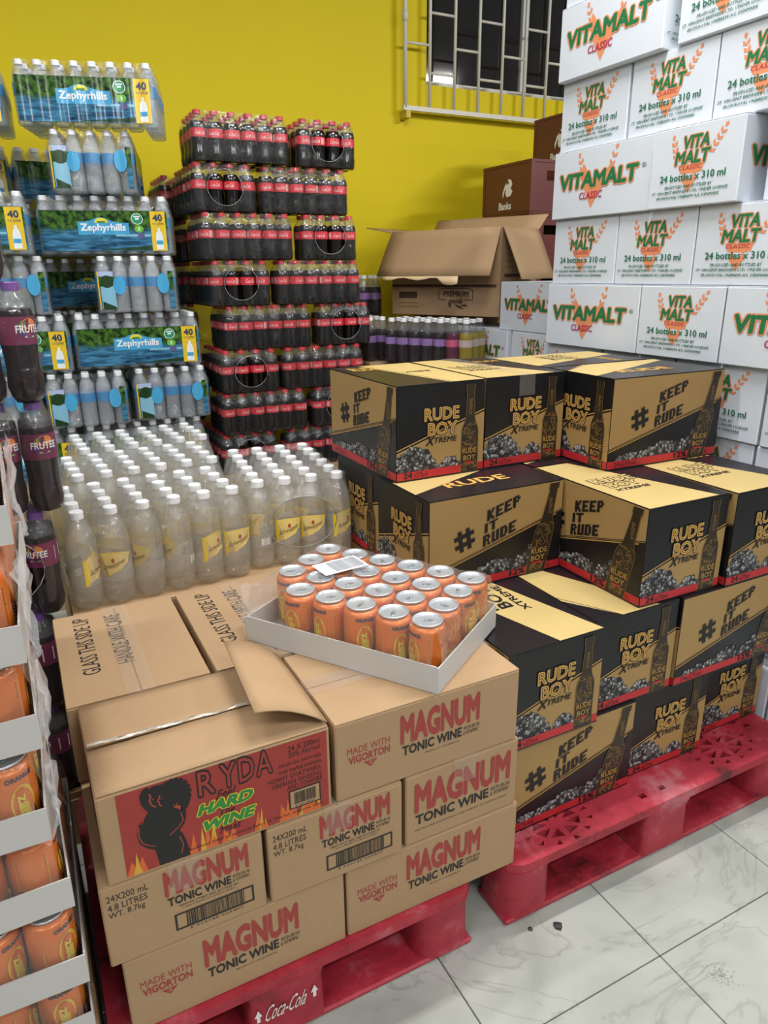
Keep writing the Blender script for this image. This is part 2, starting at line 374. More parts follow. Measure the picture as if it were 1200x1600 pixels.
def printed_bottle(P, cx, w, lean, top, seed=3):
    # half widths over height (of the face)
    prof = [(0.0, .5), (.47, .5), (.52, .46), (.60, .3), (.66, .26), (.93, .2), (.935, .25), (1, .25)]
    L_ = lambda t: cx + lean * t
    pts = [(L_(t * top) + s_ * w * h, t * top) for s_, seq in ((1, prof), (-1, prof[::-1])) for t, h in seq]
    P.poly(pts, inkbrown, 6)
    rnd = random.Random(seed)
    for k in range(58):                                    # leafy line pattern on the printed bottle
        t = rnd.uniform(0.27, 0.56) if k < 36 else rnd.uniform(0.045, 0.13); hw = 0.42 if t < 0.5 else 0.3
        x = L_(t * top) + rnd.uniform(-hw, hw) * w; y = t * top; a = rnd.uniform(0, PI); d = 0.007
        P.line([(x - d * math.cos(a) / P.w, y - d * math.sin(a) / P.h), (x + d * math.cos(a) / P.w, y + d * math.sin(a) / P.h)], 0.0011, dimgold, 7)
    for s_ in (1, -1): P.line([(L_(t * top) + s_ * w * h, t * top) for t, h in prof], 0.0009, dimgold, 7)
    P.text('RUDE', L_(.24 * top) - .42 * w, .225 * top, L_(.24 * top) + .42 * w, .285 * top, midgold, 8, 0.02)
    P.text('BOY', L_(.17 * top) - .36 * w, .145 * top, L_(.17 * top) + .36 * w, .205 * top, midgold, 8, 0.02)
    P.rect(L_(.12 * top) - .25 * w, .11 * top, L_(.12 * top) + .25 * w, .13 * top, redstrip, 8)
    P.text('XTREME', L_(.78 * top) - .07 * w, .66 * top, L_(.78 * top) + .1 * w, .84 * top, dimgold, 8, 0.0, rot=90, res=1)
RS, RL, RH = 0.242, 0.372, 0.2235
def rude_short(seed):
    P = Print(RS, RH)
    P.rect(0.004, 0.004, .996, .996, blackboard, 0)
    P.poly([(0, .1), (1, .1), (1, .66), (0, .31)], gold, 1)
    P.line([(0, .335), (1, .685)], 0.0022, goldline, 2)
    P.rect(0, .018, .73, .1, redstrip, 3).rect(.94, .018, 1, .1, redstrip, 3).rect(0, 0, 1, .018, blackboard, 3)
    stones(P, 0.0, .47, lambda t: .12 + .25 * math.sin(PI * min(1, t * 0.9 + .12)) ** .8, 60, seed); stones(P, .5, .72, lambda t: .12 + .1 * math.sin(PI * t), 22, seed + 1)
    P.rect(0, .018, .73, .1, redstrip, 7)
    P.outlined('RUDE', .30, .615, .70, .755, goldline, ink, 6, 0.045, 0.045, third=(-0.028, ink))
    P.outlined('BOY', .34, .455, .68, .6, goldline, ink, 6, 0.045, 0.045, third=(-0.028, ink))
    P.text('X', .325, .355, .415, .455, ink, 8, 0.03, 0.25).text('TREME', .41, .375, .675, .435, ink, 8, 0.02, 0.2)
    P.text('24', .07, .03, .17, .095, ink, 9, 0.03).text('x275ml', .185, .03, .34, .085, ink, 9, 0.0)
    printed_bottle(P, .83, .2, 0.0, .965, seed)
    return P.mesh('rude_short_print')
def rude_long(seed):
    P = Print(RL, RH)
    P.rect(0.004, 0.004, .997, .996, gold, 0)
    P.poly([(0, .1), (1, .1), (1, .67), (0, .22)], blackboard, 1)
    P.line([(0, .205), (1, .655)], 0.002, goldline, 2).line([(0, .232), (1, .682)], 0.0018, ink, 2)
    stones(P, .08, .78, lambda t: .13 + .22 * t * (0.75 + .25 * math.sin(t * 14)), 75, seed)
    P.rect(0, .018, 1, .1, redstrip, 5).rect(0, 0, 1, .018, blackboard, 5)
    k = 0.277
    blocktext(P, '#', .19 * RL, .40 * RH, .0105, .0105, ink, 6, vs=k, shear=-0.15)
    blocktext(P, 'KEEP', .41 * RL, .695 * RH, .0054, .0041, ink, 6, vs=k)
    blocktext(P, 'IT', .395 * RL, .57 * RH, .0046, .0041, ink, 6, vs=k)
    blocktext(P, 'RUDE', .385 * RL, .425 * RH, .0054, .0041, ink, 6, vs=k)
    P.text('24x275ml', .06, .03, .25, .085, ink, 7, 0.0).text('12%', .60, .03, .72, .098, ink, 7, 0.03).text('ALC/VOL', .74, .035, .93, .08, ink, 7, 0.0)
    printed_bottle(P, .80, .155, .13, .985, seed)
    P.text('12%', .60, .03, .72, .098, ink, 10, 0.03)
    P.poly([(.875, .1), (1, .1), (1, .67), (.955, .65)], blackboard, 3)
    return P.mesh('rude_long_print')
def rude_top(var):
    P = Print(RS, RL)
    P.rect(0.004, 0.003, .996, .997, M('black_top_print', '#1d191d', 0.3, var=0.2, scale=10), 0)
    if var == 0:
        P.poly([(.004, .003), (.86, .003), (.40, .997), (.004, .997)], palegold, 1)
        P.outlined('RUDE', .12, .5, .62, .6, palegold, ink, 3, 0.03, 0.05).outlined('BOY', .16, .4, .55, .49, palegold, ink, 3, 0.03, 0.05)
        P.text('XTREME', .14, .33, .56, .37, ink, 4, 0.03, 0.3)
        P.text('RUDE', .62, .7, .95, .78, goldline, 3, 0.03)
    elif var == 1:
        P.poly([(.52, .003), (.99, .003), (.62, .997), (.12, .997)], palegold, 1)
        P.text('RUDE', .27, .45, .42, .80, ink, 3, 0.03, rot=90).text('BOY', .44, .45, .58, .75, ink, 3, 0.03, rot=90).text('XTREME', .62, .38, .70, .74, ink, 3, 0.03, rot=90)
    elif var == 3:
        P.poly([(.60, .003), (.996, .003), (.996, .997), (.34, .997)], palegold, 1)
        P.text('RUDE', .12, .74, .44, .90, goldline, 3, 0.03).text('XTREME', .55, .5, .85, .56, ink, 3, 0.02, .2).line([(.64, .003), (.38, .997)], .0018, ink, 2)
    else:
        P.poly([(.3, .003), (.004, .3), (.004, .997), (.12, .997), (.75, .003)], palegold, 1)
        P.text('RUDE', .55, .25, .72, .72, goldline, 3, 0.03, rot=90)
        P.line([(.3, .003), (.004, .35)], 0.002, ink, 2)
    return P.mesh('rude_top_print')
RUDE_S = [rude_short(11), rude_short(23)]; RUDE_L = [rude_long(31), rude_long(47)]; RUDE_T = [rude_top(0), rude_top(1), rude_top(2), rude_top(3)]

VS, VL, VH = 0.283, 0.411, 0.1965
def ear(P, x0, y0, x1, y1, n, s):                           # wheat ear: pairs of grains along a stem
    for k in range(n):
        t = k / max(1, n - 1); x = x0 + (x1 - x0) * t; y = y0 + (y1 - y0) * t
        d = Vector(((x1 - x0) * P.w, (y1 - y0) * P.h)).normalized(); nn = Vector((-d.y, d.x))
        for sg in ((1, -1) if k < n - 1 else (0,)):
            c = Vector((x * P.w, y * P.h)); tip = c + d * s * 1.15 + nn * sg * s * 0.7; mid = c + d * s * .45 + nn * sg * s * 0.75; mid2 = c + d * s * .75 + nn * (sg * s * .1 if sg else -s * .45)
            if not sg: mid = c + d * s * .6 + nn * s * .45
            P.poly([(c.x / P.w, c.y / P.h), (mid2.x / P.w, mid2.y / P.h), (tip.x / P.w, tip.y / P.h), (mid.x / P.w, mid.y / P.h)], vor, 1)
def vit_short():
    P = Print(VS, VH)
    ear(P, .30, .60, .255, .83, 4, .013); ear(P, .67, .62, .80, .88, 5, .013)
    P.poly([(.33, .52), (.62, .52), (.60, .42), (.52, .40), (.55, .34), (.47, .17), (.38, .33), (.41, .4), (.36, .42)], vor, 1)
    P.poly([(.435, .33), (.5, .33), (.51, .40), (.43, .40)], whiteboard, 2)
    P.outlined('VITA', .36, .70, .66, .865, vgreen, vor, 3, 0.045, 0.06, shear=.12)
    P.outlined('MALT', .29, .52, .67, .685, vgreen, vor, 3, 0.045, 0.06, shear=.12)
    P.text('CLASSIC', .34, .455, .59, .505, vred, 6, 0.0, .15)
    P.text('24 bottles x 310 ml', .13, .325, .86, .415, vtextg, 7, 0.02)
    P.text('PRODUCED AND BOTTLED BY', .20, .235, .73, .275, vtextg, 7, 0.02, .25, res=1)
    P.text('ST. VINCENT BREWERY LTD, UNDER LICENSE', .045, .17, .90, .21, vtextg, 7, 0.02, .25, res=1)
    P.text('FROM ROYAL UNIBREW A/S, DENMARK', .11, .105, .82, .145, vtextg, 7, 0.02, .25, res=1)
    return P.mesh('malt_short_print')
def vit_long():
    P = Print(VL, VH)
    ear(P, .33, .68, .295, .86, 3, .015); ear(P, .62, .68, .66, .89, 3, .015)
    P.poly([(.35, .75), (.30, .62), (.36, .40), (.44, .12), (.50, .30), (.60, .5), (.63, .75), (.57, .62), (.46, .42)], vor, 1)
    P.outlined('VITAMALT', .075, .42, .885, .66, vgreen, vor, 3, 0.05, 0.06, shear=.08)
    P.text('CLASSIC', .31, .26, .55, .365, vred, 6, 0.02, .1)
    P.text('®', .915, .58, .955, .65, vtextg, 3, 0)
    return P.mesh('malt_long_print')
VIT_S, VIT_L = vit_short(), vit_long()

MS, ML, MH = 0.2455, 0.370, 0.1495
def mag_block(P, x0, x1, yb, s=1.0, a=None):
    w_ = x1 - x0
    P.text('MAGNUM', x0, yb, x1, yb + .40 * s, magred, 1, 0.05)
    P.text('TONIC WINE', x0 + .01, yb - .155 * s, x0 + w_ * .77, yb - .02 * s, magink, 1, 0.035)
    P.text('WITH IRON', x0 + w_ * .79, yb - .085 * s, x1, yb - .03 * s, magink, 1, 0.0, .2, res=1).text('& VITAMINS', x0 + w_ * .79, yb - .15 * s, x1 - .005, yb - .095 * s, magink, 1, 0.0, .2, res=1)
def mag_long():
    P = Print(ML, MH); mag_block(P, .325, .765, .48)
    P.text('MADE WITH', .055, .575, .27, .665, magred, 1, 0.0).text('VIGORTON', .06, .45, .27, .555, magred, 1, 0.03)
    P.poly([(.135, .43), (.205, .43), (.17, .345)], magred, 1).text('2', .16, .385, .18, .425, kraft, 2, 0.02)
    P.text('PRODUCT OF JAMAICA', .46, .255, .65, .285, magink, 1, 0.0, res=1)
    return P.mesh('tonic_wine_long_print')
def barcode(P, x0, y0, x1, y1, m, l, seed, bg_=None):
    rnd = random.Random(seed); x = x0
    if bg_: P.rect(x0 - .01, y0 - .02, x1 + .01, y1 + .02, bg_, l)
    while x < x1:
        w_ = rnd.choice((.6, 1, 1.6)) * (x1 - x0) / 75; P.rect(x, y0, min(x + w_, x1), y1, m, l + 1); x += w_ + rnd.choice((.6, 1)) * (x1 - x0) / 60
def frame(P, x0, y0, x1, y1, t, m, l=1):
    a, b = t / P.w / 2, t / P.h / 2
    P.line([(x0 - a, y0), (x1 + a, y0)], t, m, l).line([(x0 - a, y1), (x1 + a, y1)], t, m, l).line([(x0, y0), (x0, y1)], t, m, l).line([(x1, y0), (x1, y1)], t, m, l)
def mag_short_a():
    P = Print(MS, MH)
    P.text('24X200 mL', .035, .82, .275, .90, magink, 1, 0.0).text('4.8 LITRES', .035, .71, .265, .79, magink, 1, 0.0).text('WT. 8.7kg', .035, .60, .245, .69, magink, 1, 0.0)
    mag_block(P, .365, .90, .62, .82)
    P.text('MANUFACTURED AND BOTTLED BY', .44, .445, .82, .475, magink, 1, 0.0, .15, res=1).text('J. WRAY & NEPHEW LTD, KINGSTON, JAMAICA', .46, .405, .80, .43, magink, 1, 0.0, .15, res=1)
    frame(P, .41, .16, .91, .355, 0.0032, magink); barcode(P, .475, .17, .85, .345, magink, 1, 5)
    P.text('5 010145 063407', .49, .105, .84, .135, magink, 1, 0.0, res=1)
    return P.mesh('tonic_wine_barcode_print')
def mag_short_b():
    P = Print(MS, MH); mag_block(P, .07, .93, .44, 1.1)
    P.text('MANUFACTURED AND BOTTLED BY J. WRAY & NEPHEW LTD., KINGSTON, JAMAICA', .08, .175, .91, .205, magink, 1, 0.0, res=1)
    return P.mesh('tonic_wine_wide_print')
def mag_top():
    P = Print(MS, ML)
    P.text('GLASS THIS SIDE UP', .15, .26, .28, .93, magink, 1, 0.0, rot=90).text('HANDLE WITH CARE', .40, .30, .53, .90, magink, 1, 0.0, rot=90)
    return P.mesh('glass_warning_print')
MAG_L, MAG_A, MAG_B, MAG_T = mag_long(), mag_short_a(), mag_short_b(), mag_top()
def ryda():
    P = Print(0.352, 0.158)
    red = M('ryda_red', '#94322b', 0.55, var=0.1, scale=14); rorange = M('ryda_flame_orange', '#c8602a', 0.55); ryel = M('ryda_flame_yellow', '#c99a34', 0.55)
    P.rect(.075, .04, .985, .955, red, 1)
    rnd = random.Random(4)
    for k in range(46):                                     # flame tongues along the lower edge
        x = rnd.uniform(.08, .96); h = rnd.uniform(.08, .34); w_ = rnd.uniform(.008, .022)
        if .2 < x < .34: h *= .4
        P.poly([(max(.075, x - w_), .04), (min(.985, x + w_), .04), (min(.985, x + w_ * .6), .04 + h * .5), (x + rnd.uniform(-.006, .006), .04 + h)], rorange if k % 3 else ryel, 2)
    # dancing couple, black shape
    P.poly([(.172, .84), (.19, .91), (.22, .94), (.255, .93), (.29, .945), (.325, .92), (.35, .86), (.364, .77), (.362, .67), (.348, .60), (.337, .575), (.337, .5), (.326, .43), (.303, .37), (.316, .31), (.328, .2), (.336, .045), (.208, .045), (.203, .15), (.198, .24), (.168, .29), (.142, .36), (.135, .46), (.148, .57), (.178, .635), (.19, .68), (.176, .73), (.166, .79)], ink, 4)
    for k in range(11): P.ell(.30 + .062 * math.cos(2.0 - k * .33), .77 + .17 * math.sin(2.0 - k * .33), .010, .024, ink, 4, 8)
    for k in range(6): P.ell(.207 + .036 * math.cos(3.4 - k * .3), .845 + .09 * math.sin(3.4 - k * .3), .008, .02, ink, 4, 8)
    skin = M('ryda_highlight', '#9c3f2c', 0.55)
    P.line([(.203, .87), (.208, .83), (.199, .80), (.205, .785), (.203, .76), (.211, .735), (.222, .71)], .0022, skin, 5).line([(.243, .825), (.238, .79), (.231, .765), (.238, .75), (.236, .725), (.245, .70)], .0020, skin, 5).line([(.212, .80), (.220, .805)], .0014, skin, 5).line([(.245, .775), (.253, .782)], .0014, skin, 5)
    P.poly([(.290, .645), (.303, .662), (.318, .640), (.320, .605), (.312, .590), (.308, .620), (.297, .632)], skin, 5).line([(.296, .66), (.290, .675)], .0014, skin, 5).line([(.306, .668), (.303, .685)], .0014, skin, 5)
    P.line([(.146, .55), (.141, .45), (.151, .37), (.176, .315), (.2, .285)], .0016, skin, 5).line([(.318, .56), (.322, .47), (.30, .41), (.262, .35)], .0016, skin, 5).line([(.30, .30), (.312, .2), (.30, .1)], .0015, skin, 5).line([(.17, .62), (.158, .57)], .0014, skin, 5)
    for ch, x in zip('RYDA', (.40, .495, .575, .655)):
        y = .725 + (x - .4) * .06
        P.outlined(ch, x, y - .06, x + .066, y + .205, red, ink, 3, 0.0, 0.06)
    g2 = M('ryda_green', '#2f7d34', 0.5); y2 = M('ryda_yellow', '#d8c63a', 0.5)
    P.text('Feel', .475, .565, .55, .665, ink, 3, 0.01, .35)
    P.outlined('HARD', .39, .445, .63, .575, g2, y2, 4, 0.06, 0.05, shear=.35)
    P.text('The', .475, .37, .545, .44, ink, 3, 0.01, .35)
    P.outlined('WINE', .395, .245, .63, .37, g2, y2, 4, 0.06, 0.05, shear=.35)
    P.text('Heat', .475, .165, .565, .245, ink, 3, 0.01, .35)
    P.text('Manufactured, bottled and exported by: Banks D.I.H. Thirst Park, Georgetown, Guyana', .325, .075, .955, .125, ink, 4, 0.0, res=1)
    P.text('24 X 200ml', .80, .84, .95, .905, ink, 3, 0.0).text('20% Alc/vol', .80, .77, .95, .83, ink, 3, 0.0)
    P.text('Alcoholic beverage', .75, .67, .955, .725, ink, 3, 0.0).text('with herbal extracts', .75, .605, .955, .655, ink, 3, 0.0)
    P.text('HORNY GOATWEED,', .70, .52, .955, .58, ink, 3, 0.0).text('SIBERIAN GINSENG', .715, .455, .955, .51, ink, 3, 0.0).text('AND YOHIMBE', .785, .39, .955, .445, ink, 3, 0.0)
    P.rect(.79, .145, .945, .375, ink, 3).rect(.797, .16, .938, .36, kraft, 4); barcode(P, .815, .2, .92, .34, ink, 5, 9); P.text('8 70101 045027', .82, .165, .915, .19, ink, 6, 0, res=1)
    return P.mesh('herbal_wine_print')
RYDA_P = ryda()

# ------------------------------------------------------------------ cartons
CACHE = {}
def carton_parts(kind, W, D, H, body, flapm, inside):
    k = (kind, round(W, 4), round(D, 4), round(H, 4))
    if k in CACHE: return CACHE[k]
    t = 0.0022
    bm_ = B().cbox(-W / 2, W / 2, -D / 2, D / 2, 0, H - t, 0.0025).mesh(kind + '_body', [body])
    g = 0.0012; lo = W >= D
    if lo: f1 = B().cbox(-W / 2 + .001, W / 2 - .001, -D / 2 + .0008, -g, H - t + .0001, H, 0.0007); f2 = B().cbox(-W / 2 + .001, W / 2 - .001, g, D / 2 - .0008, H - t + .0001, H, 0.0007)
    else: f1 = B().cbox(-W / 2 + .0008, -g, -D / 2 + .001, D / 2 - .001, H - t + .0001, H, 0.0007); f2 = B().cbox(g, W / 2 - .0008, -D / 2 + .001, D / 2 - .001, H - t + .0001, H, 0.0007)
    tp = B(); a = .024
    def strip(pts): tp.sheet(pts, 0, False)
    if lo: strip([[(-W / 2 - .0032, y, H - .05) for y in (-a, a)], [(-W / 2 - .0030, y, H + .0005) for y in (-a, a)], [(-W / 2, y, H + .0026) for y in (-a, a)], [(W / 2, y, H + .0026) for y in (-a, a)], [(W / 2 + .0030, y, H + .0005) for y in (-a, a)], [(W / 2 + .0032, y, H - .05) for y in (-a, a)]])
    else: strip([[(x, -D / 2 - .0032, H - .05) for x in (-a, a)], [(x, -D / 2 - .0030, H + .0005) for x in (-a, a)], [(x, -D / 2, H + .0026) for x in (-a, a)], [(x, D / 2, H + .0026) for x in (-a, a)], [(x, D / 2 + .0030, H + .0005) for x in (-a, a)], [(x, D / 2 + .0032, H - .05) for x in (-a, a)]])
    CACHE[k] = (bm_, f1.mesh('top_flap', [flapm]), f2.mesh('top_flap', [flapm]), tp.mesh('packing_tape', [tape]))
    return CACHE[k]
def carton(kind, label, cat, group, x, y, z, W, D, H, rot=0.0, front=None, left=None, right=None, top=None, body=kraft, flapm=None, tp=True, name=None, pn='printed_panel', flaps=True):
    e = put(name or kind, None, None, (x, y, z), (0, 0, rot), label, cat, group)
    b_, f1, f2, t_ = carton_parts(kind, W, D, H, body, flapm or body, kraft_in)
    put('body', b_, e); 
    if flaps: put('top_flap', f1, e); put('top_flap', f2, e)
    if tp: put('packing_tape', t_, e)
    if front: put(pn, front, e, (-W / 2, -D / 2, 0))
    if left: put(pn, left, e, (-W / 2, D / 2, 0), (0, 0, -PI / 2))
    if right: put(pn, right, e, (W / 2, -D / 2, 0), (0, 0, PI / 2))
    if top: put('printed_top', top, e, (-W / 2, -D / 2, H), (-PI / 2, 0, 0))
    return e
def jit(a=0.5): return R(random.uniform(-a, a))

# ------------------------------------------------------------------ red plastic pallets
def worn_red():
    m = bpy.data.materials.new('worn_red_plastic'); m.use_nodes = True; nt = m.node_tree; N = nt.nodes.new; L = nt.links.new; b = nt.nodes['Principled BSDF']
    b.inputs['Roughness'].default_value = .55; geo = N('ShaderNodeNewGeometry')
    n1 = N('ShaderNodeTexNoise'); n1.inputs['Scale'].default_value = 5; n1.inputs['Detail'].default_value = 9; n1.inputs['Roughness'].default_value = .72; L(geo.outputs['Position'], n1.inputs['Vector'])
    r = N('ShaderNodeValToRGB'); e = r.color_ramp.elements; e[0].position = .36; e[0].color = lin('#4f1219'); e[1].position = .66; e[1].color = lin('#b3646d'); k = e.new(.46); k.color = lin('#96202f'); k = e.new(.56); k.color = lin('#a82c3c')
    L(n1.outputs[0], r.inputs[0]); L(r.outputs[0], b.inputs['Base Color'])
    bp = N('ShaderNodeBump'); bp.inputs['Strength'].default_value = .25; bp.inputs['Distance'].default_value = .004; L(n1.outputs[0], bp.inputs['Height']); L(bp.outputs[0], b.inputs['Normal'])
    return m
pal_red = worn_red()
def pallet(label, x0, x1, y0, y1, holes, logo=None, mid=0.0):
    e = put('plastic_pallet', None, None, ((x0 + x1) / 2, (y0 + y1) / 2, 0), (0, 0, 0), label, 'pallet', 'red plastic pallets')
    hx, hy = (x1 - x0) / 2, (y1 - y0) / 2
    # perforated deck: outline and hole loops filled, then extruded
    bm = bmesh.new(); r = 0.05; loop = []
    for cx, cy, a0 in ((hx - r, hy - r, 0), (-hx + r, hy - r, 90), (-hx + r, -hy + r, 180), (hx - r, -hy + r, 270)):
        for k in range(6):
            a = R(a0 + 90 * k / 5); loop.append((cx + r * math.cos(a), cy + r * math.sin(a)))
    def ring(pts):
        vs = [bm.verts.new((p[0], p[1], 0.155)) for p in pts]
        for a, b in zip(vs, vs[1:] + vs[:1]): bm.edges.new((a, b))
    ring(loop)
    for h in holes: ring([(p[0] - (x0 + x1) / 2, p[1] - (y0 + y1) / 2) for p in h])
    bmesh.ops.triangle_fill(bm, use_beauty=True, edges=bm.edges[:])
    bmesh.ops.solidify(bm, geom=bm.faces[:], thickness=0.022)
    zs = [v.co.z for v in bm.verts]; dz = 0.155 - max(zs)
    for v in bm.verts: v.co.z += dz
    bmesh.ops.recalc_face_normals(bm, faces=bm.faces)
    me = bpy.data.meshes.new('deck'); bm.to_mesh(me); bm.free(); me.materials.append(pal_red); put('deck', me, e)
    def block(cx, cy, sx, sy, rr):
        ps = []
        for ax, ay, a0 in ((sx - rr, sy - rr, 0), (-sx + rr, sy - rr, 90), (-sx + rr, -sy + rr, 180), (sx - rr, -sy + rr, 270)):
            for k in range(5):
                a = R(a0 + 90 * k / 4); ps.append((cx + ax + rr * math.cos(a), cy + ay + rr * math.sin(a)))
        n = len(ps); b = B(); q = lambda s_, z: [(cx + (x - cx) * s_, cy + (y - cy) * s_, z) for x, y in ps]
        vs = q(1.0, 0.0125) + q(.97, .105) + q(1.06, .1328)
        b.add(vs, [(i + l * n, (i + 1) % n + l * n, (i + 1) % n + (l + 1) * n, i + (l + 1) * n) for l in range(2) for i in range(n)], 0, True)
        b.add(q(1.0, .0125), [tuple(range(n))[::-1]]); b.add(q(1.06, .1328), [tuple(range(n))])
        return b.mesh('foot_block', [pal_red])
    for cx, sx in ((-hx + .066, .063), (mid, .07), (hx - .066, .063)):
        for cy, sy in ((-hy + .066, .063), (0, .07), (hy - .066, .063)):
            put('foot_block', block(cx, cy, sx, sy, .045 if cx != mid else .015), e)
    for cy in (-hy + .06, 0, hy - .06):
        put('bottom_runner', B().cbox(-hx + .004, hx - .004, cy - .052, cy + .052, 0, .0122, .004).mesh('bottom_runner', [pal_red]), e)
    for k in range(9):                                       # ribs under the deck
        x = -hx + .12 + k * (2 * hx - .24) / 8
        if abs(x - mid) > .08 and abs(abs(x) - hx + .066) > .07: put('rib', B().box(x - .003, x + .003, -hy + .03, hy - .03, .105, .1327).mesh('rib', [pal_red]), e)
    if logo: put('printed_mark', logo, e, (mid, -hy + .0025, 0))
    return e
def tri(cx, cy, a, s, w_): # a petal-shaped (triangular) hole pointing to the centre
    d = Vector((math.cos(a), math.sin(a))); n = Vector((-d.y, d.x)); c = Vector((cx, cy))
    return [tuple(c + d * s[0]), tuple(c + d * s[1] + n * w_), tuple(c + d * s[1] - n * w_)]
holesR = []
def fan(cx, cy, ex):
    for k in range(8):
        a = R(22.5 + 45 * k); holesR.append([(cx + (x - cx) * ex, y) for x, y in tri(cx, cy, a, (.014, .036), .011)])
    for k in range(12):
        a = R(8 + 30 * k); holesR.append([(cx + (x - cx) * ex, y) for x, y in tri(cx, cy, a, (.044, .056), .005)])
fan(1.44, .960, 1.75); fan(.90, .948, 1.6)
for cx in (1.13, 1.19): holesR.append([(cx - .009, .915), (cx + .009, .915), (cx + .009, .929), (cx - .009, .929)])
for cx, cy in ((1.575, .99), (1.60, .935), (1.555, 1.015)): holesR.append([(cx - .010, cy - .006), (cx + .010, cy - .006), (cx + .010, cy + .006), (cx - .010, cy + .006)])
pallet('red plastic pallet with triangular deck holes under the black and gold cartons', .728, 1.642, .885, 1.90, holesR)
P = Print(1.0, .155); wm = M('white_stencil', '#d9d6d2', 0.6)
P.text('Coca-Cola', -.042, .40, .034, .62, wm, 1, 0.0, .35)
for sx in (-.056, .048): P.poly([(sx, .62), (sx + .007, .52), (sx + .003, .52), (sx + .003, .44), (sx - .003, .44), (sx - .003, .52), (sx - .007, .52)], wm, 1)
pallet('red plastic pallet with white script mark under the brown wine cartons', -.03, .655, .889, 1.545, [], P.mesh('white_mark'), mid=-.055)

# ------------------------------------------------------------------ brown wine cartons (front left stack)
Y0 = .9026; Z3 = (.1555, .3072, .4589); mh = .1512
g1 = 'brown tonic wine cartons'
def mag(label, x0, y0, lay, o, front, top=False, tp=True, rot=0.0):
    W, D = (ML, MS) if o == 'L' else (MS, ML)
    return carton('wine_carton_' + o, label, 'carton', g1, x0 + W / 2, y0 + D / 2, Z3[lay], W, D, mh, rot, front=front, left={'L': MAG_A, 'S': MAG_L}[o], top=MAG_T if top else None, tp=tp, name='wine_carton')
mag('brown tonic wine carton at bottom left, directly on the red pallet', .005, Y0, 0, 'L', MAG_L)
mag('brown tonic wine carton at bottom right of its stack, above the pallet gap', .381, Y0, 0, 'L', MAG_L, rot=R(-.3))
mag('brown tonic wine carton with barcode, directly under the red-printed carton', -.010, Y0 - .002, 1, 'S', MAG_A)
mag('brown tonic wine carton with barcode, middle of the middle layer', .245, Y0 - .004, 1, 'S', MAG_A, rot=R(-.5))
mag('brown wine carton with the largest red lettering, taped, right in middle layer', .499, Y0, 1, 'S', MAG_B)
mag('brown tonic wine carton under the can tray, right of the red-printed carton', .368, Y0, 2, 'L', MAG_L)
mag('brown carton with black handling text on top, behind the red-printed carton', -.012, 1.158, 2, 'S', None, top=True)
mag('brown carton at the back middle of the top layer, left of the can tray', .244, 1.158, 2, 'S', None, top=True)
mag('brown carton at the back right of the top layer, beneath the can tray', .496, 1.158, 2, 'S', None, top=True)
for k in range(2): mag('brown carton hidden in the back row of the middle layer', .0 + k * .376, 1.2765, 1, 'L', None)
for k in range(3): mag('brown carton hidden in the back row of the bottom layer', -.01 + k * .25, 1.156, 0, 'S', None)
e = put('herbal_wine_carton', None, None, (.181, Y0 - .003 + .122, Z3[2]), (0, 0, R(.2)), 'open brown carton with red flame print and dancing couple, flaps loosened', 'carton')
rw, rd, rh = .352, .244, .158
b = B().cbox(-rw / 2, rw / 2, -rd / 2, rd / 2, 0, rh - .004, .0025)
put('body', b.mesh('herbal_body', [kraft]), e); put('printed_panel', RYDA_P, e, (-rw / 2, -rd / 2, 0))
P = Print(rd, rh); P.rect(.03, .03, .55, .95, M('ryda_red', '#a8322b'), 1); put('printed_panel', P.mesh('herbal_side_print'), e, (-rw / 2, rd / 2, 0), (0, 0, -PI / 2))
def bent(x0, x1, y0, y1, z, fn, nx=8, ny=6):
    return solid(B().sheet([[(x0 + (x1 - x0) * i / nx, y0 + (y1 - y0) * j / ny, z + fn(i / nx, j / ny)) for i in range(nx + 1)] for j in range(ny + 1)]).mesh('flap', [kraft]), .0025)
put('front_flap', bent(-rw / 2 + .002, rw / 2 - .002, -rd / 2 + .001, -.012, rh - .0005, lambda u, v: .0035 * v * math.sin(2.2 * u + .4)), e)
put('back_flap', bent(-rw / 2 + .002, rw / 2 - .002, -.010, rd / 2 - .001, rh - .0005, lambda u, v: .007 * (1 - v) * (1 - .3 * u)), e)
put('side_flap', solid(B().sheet([[(rw / 2 - .002 - .112 * i / 6 * (1 - .04 * j), -rd / 2 + .004 + .236 * j / 4 + .012 * i / 6, rh + .003 + .046 * math.sin(.5 * PI * (i / 6) ** .9) + .002 * j / 4) for i in range(7)] for j in range(5)]).mesh('side_flap', [kraft]), .0025), e)
silver = M('crumpled_tape', '#cfc9bf', 0.18, 0.3, var=.2, scale=60, bump=1.0, bscale=120)
put('torn_tape', solid(B().sheet([[(-rw / 2 + .004 + .27 * i / 14, -.011 + .0075 * j / 2 + .002 * math.sin(i * 1.7), rh + .0085 + .003 * math.sin(i * 2.1 + j) * (j == 1) - .004 * i / 14) for i in range(15)] for j in range(3)]).mesh('torn_tape', [silver]), .0008), e)

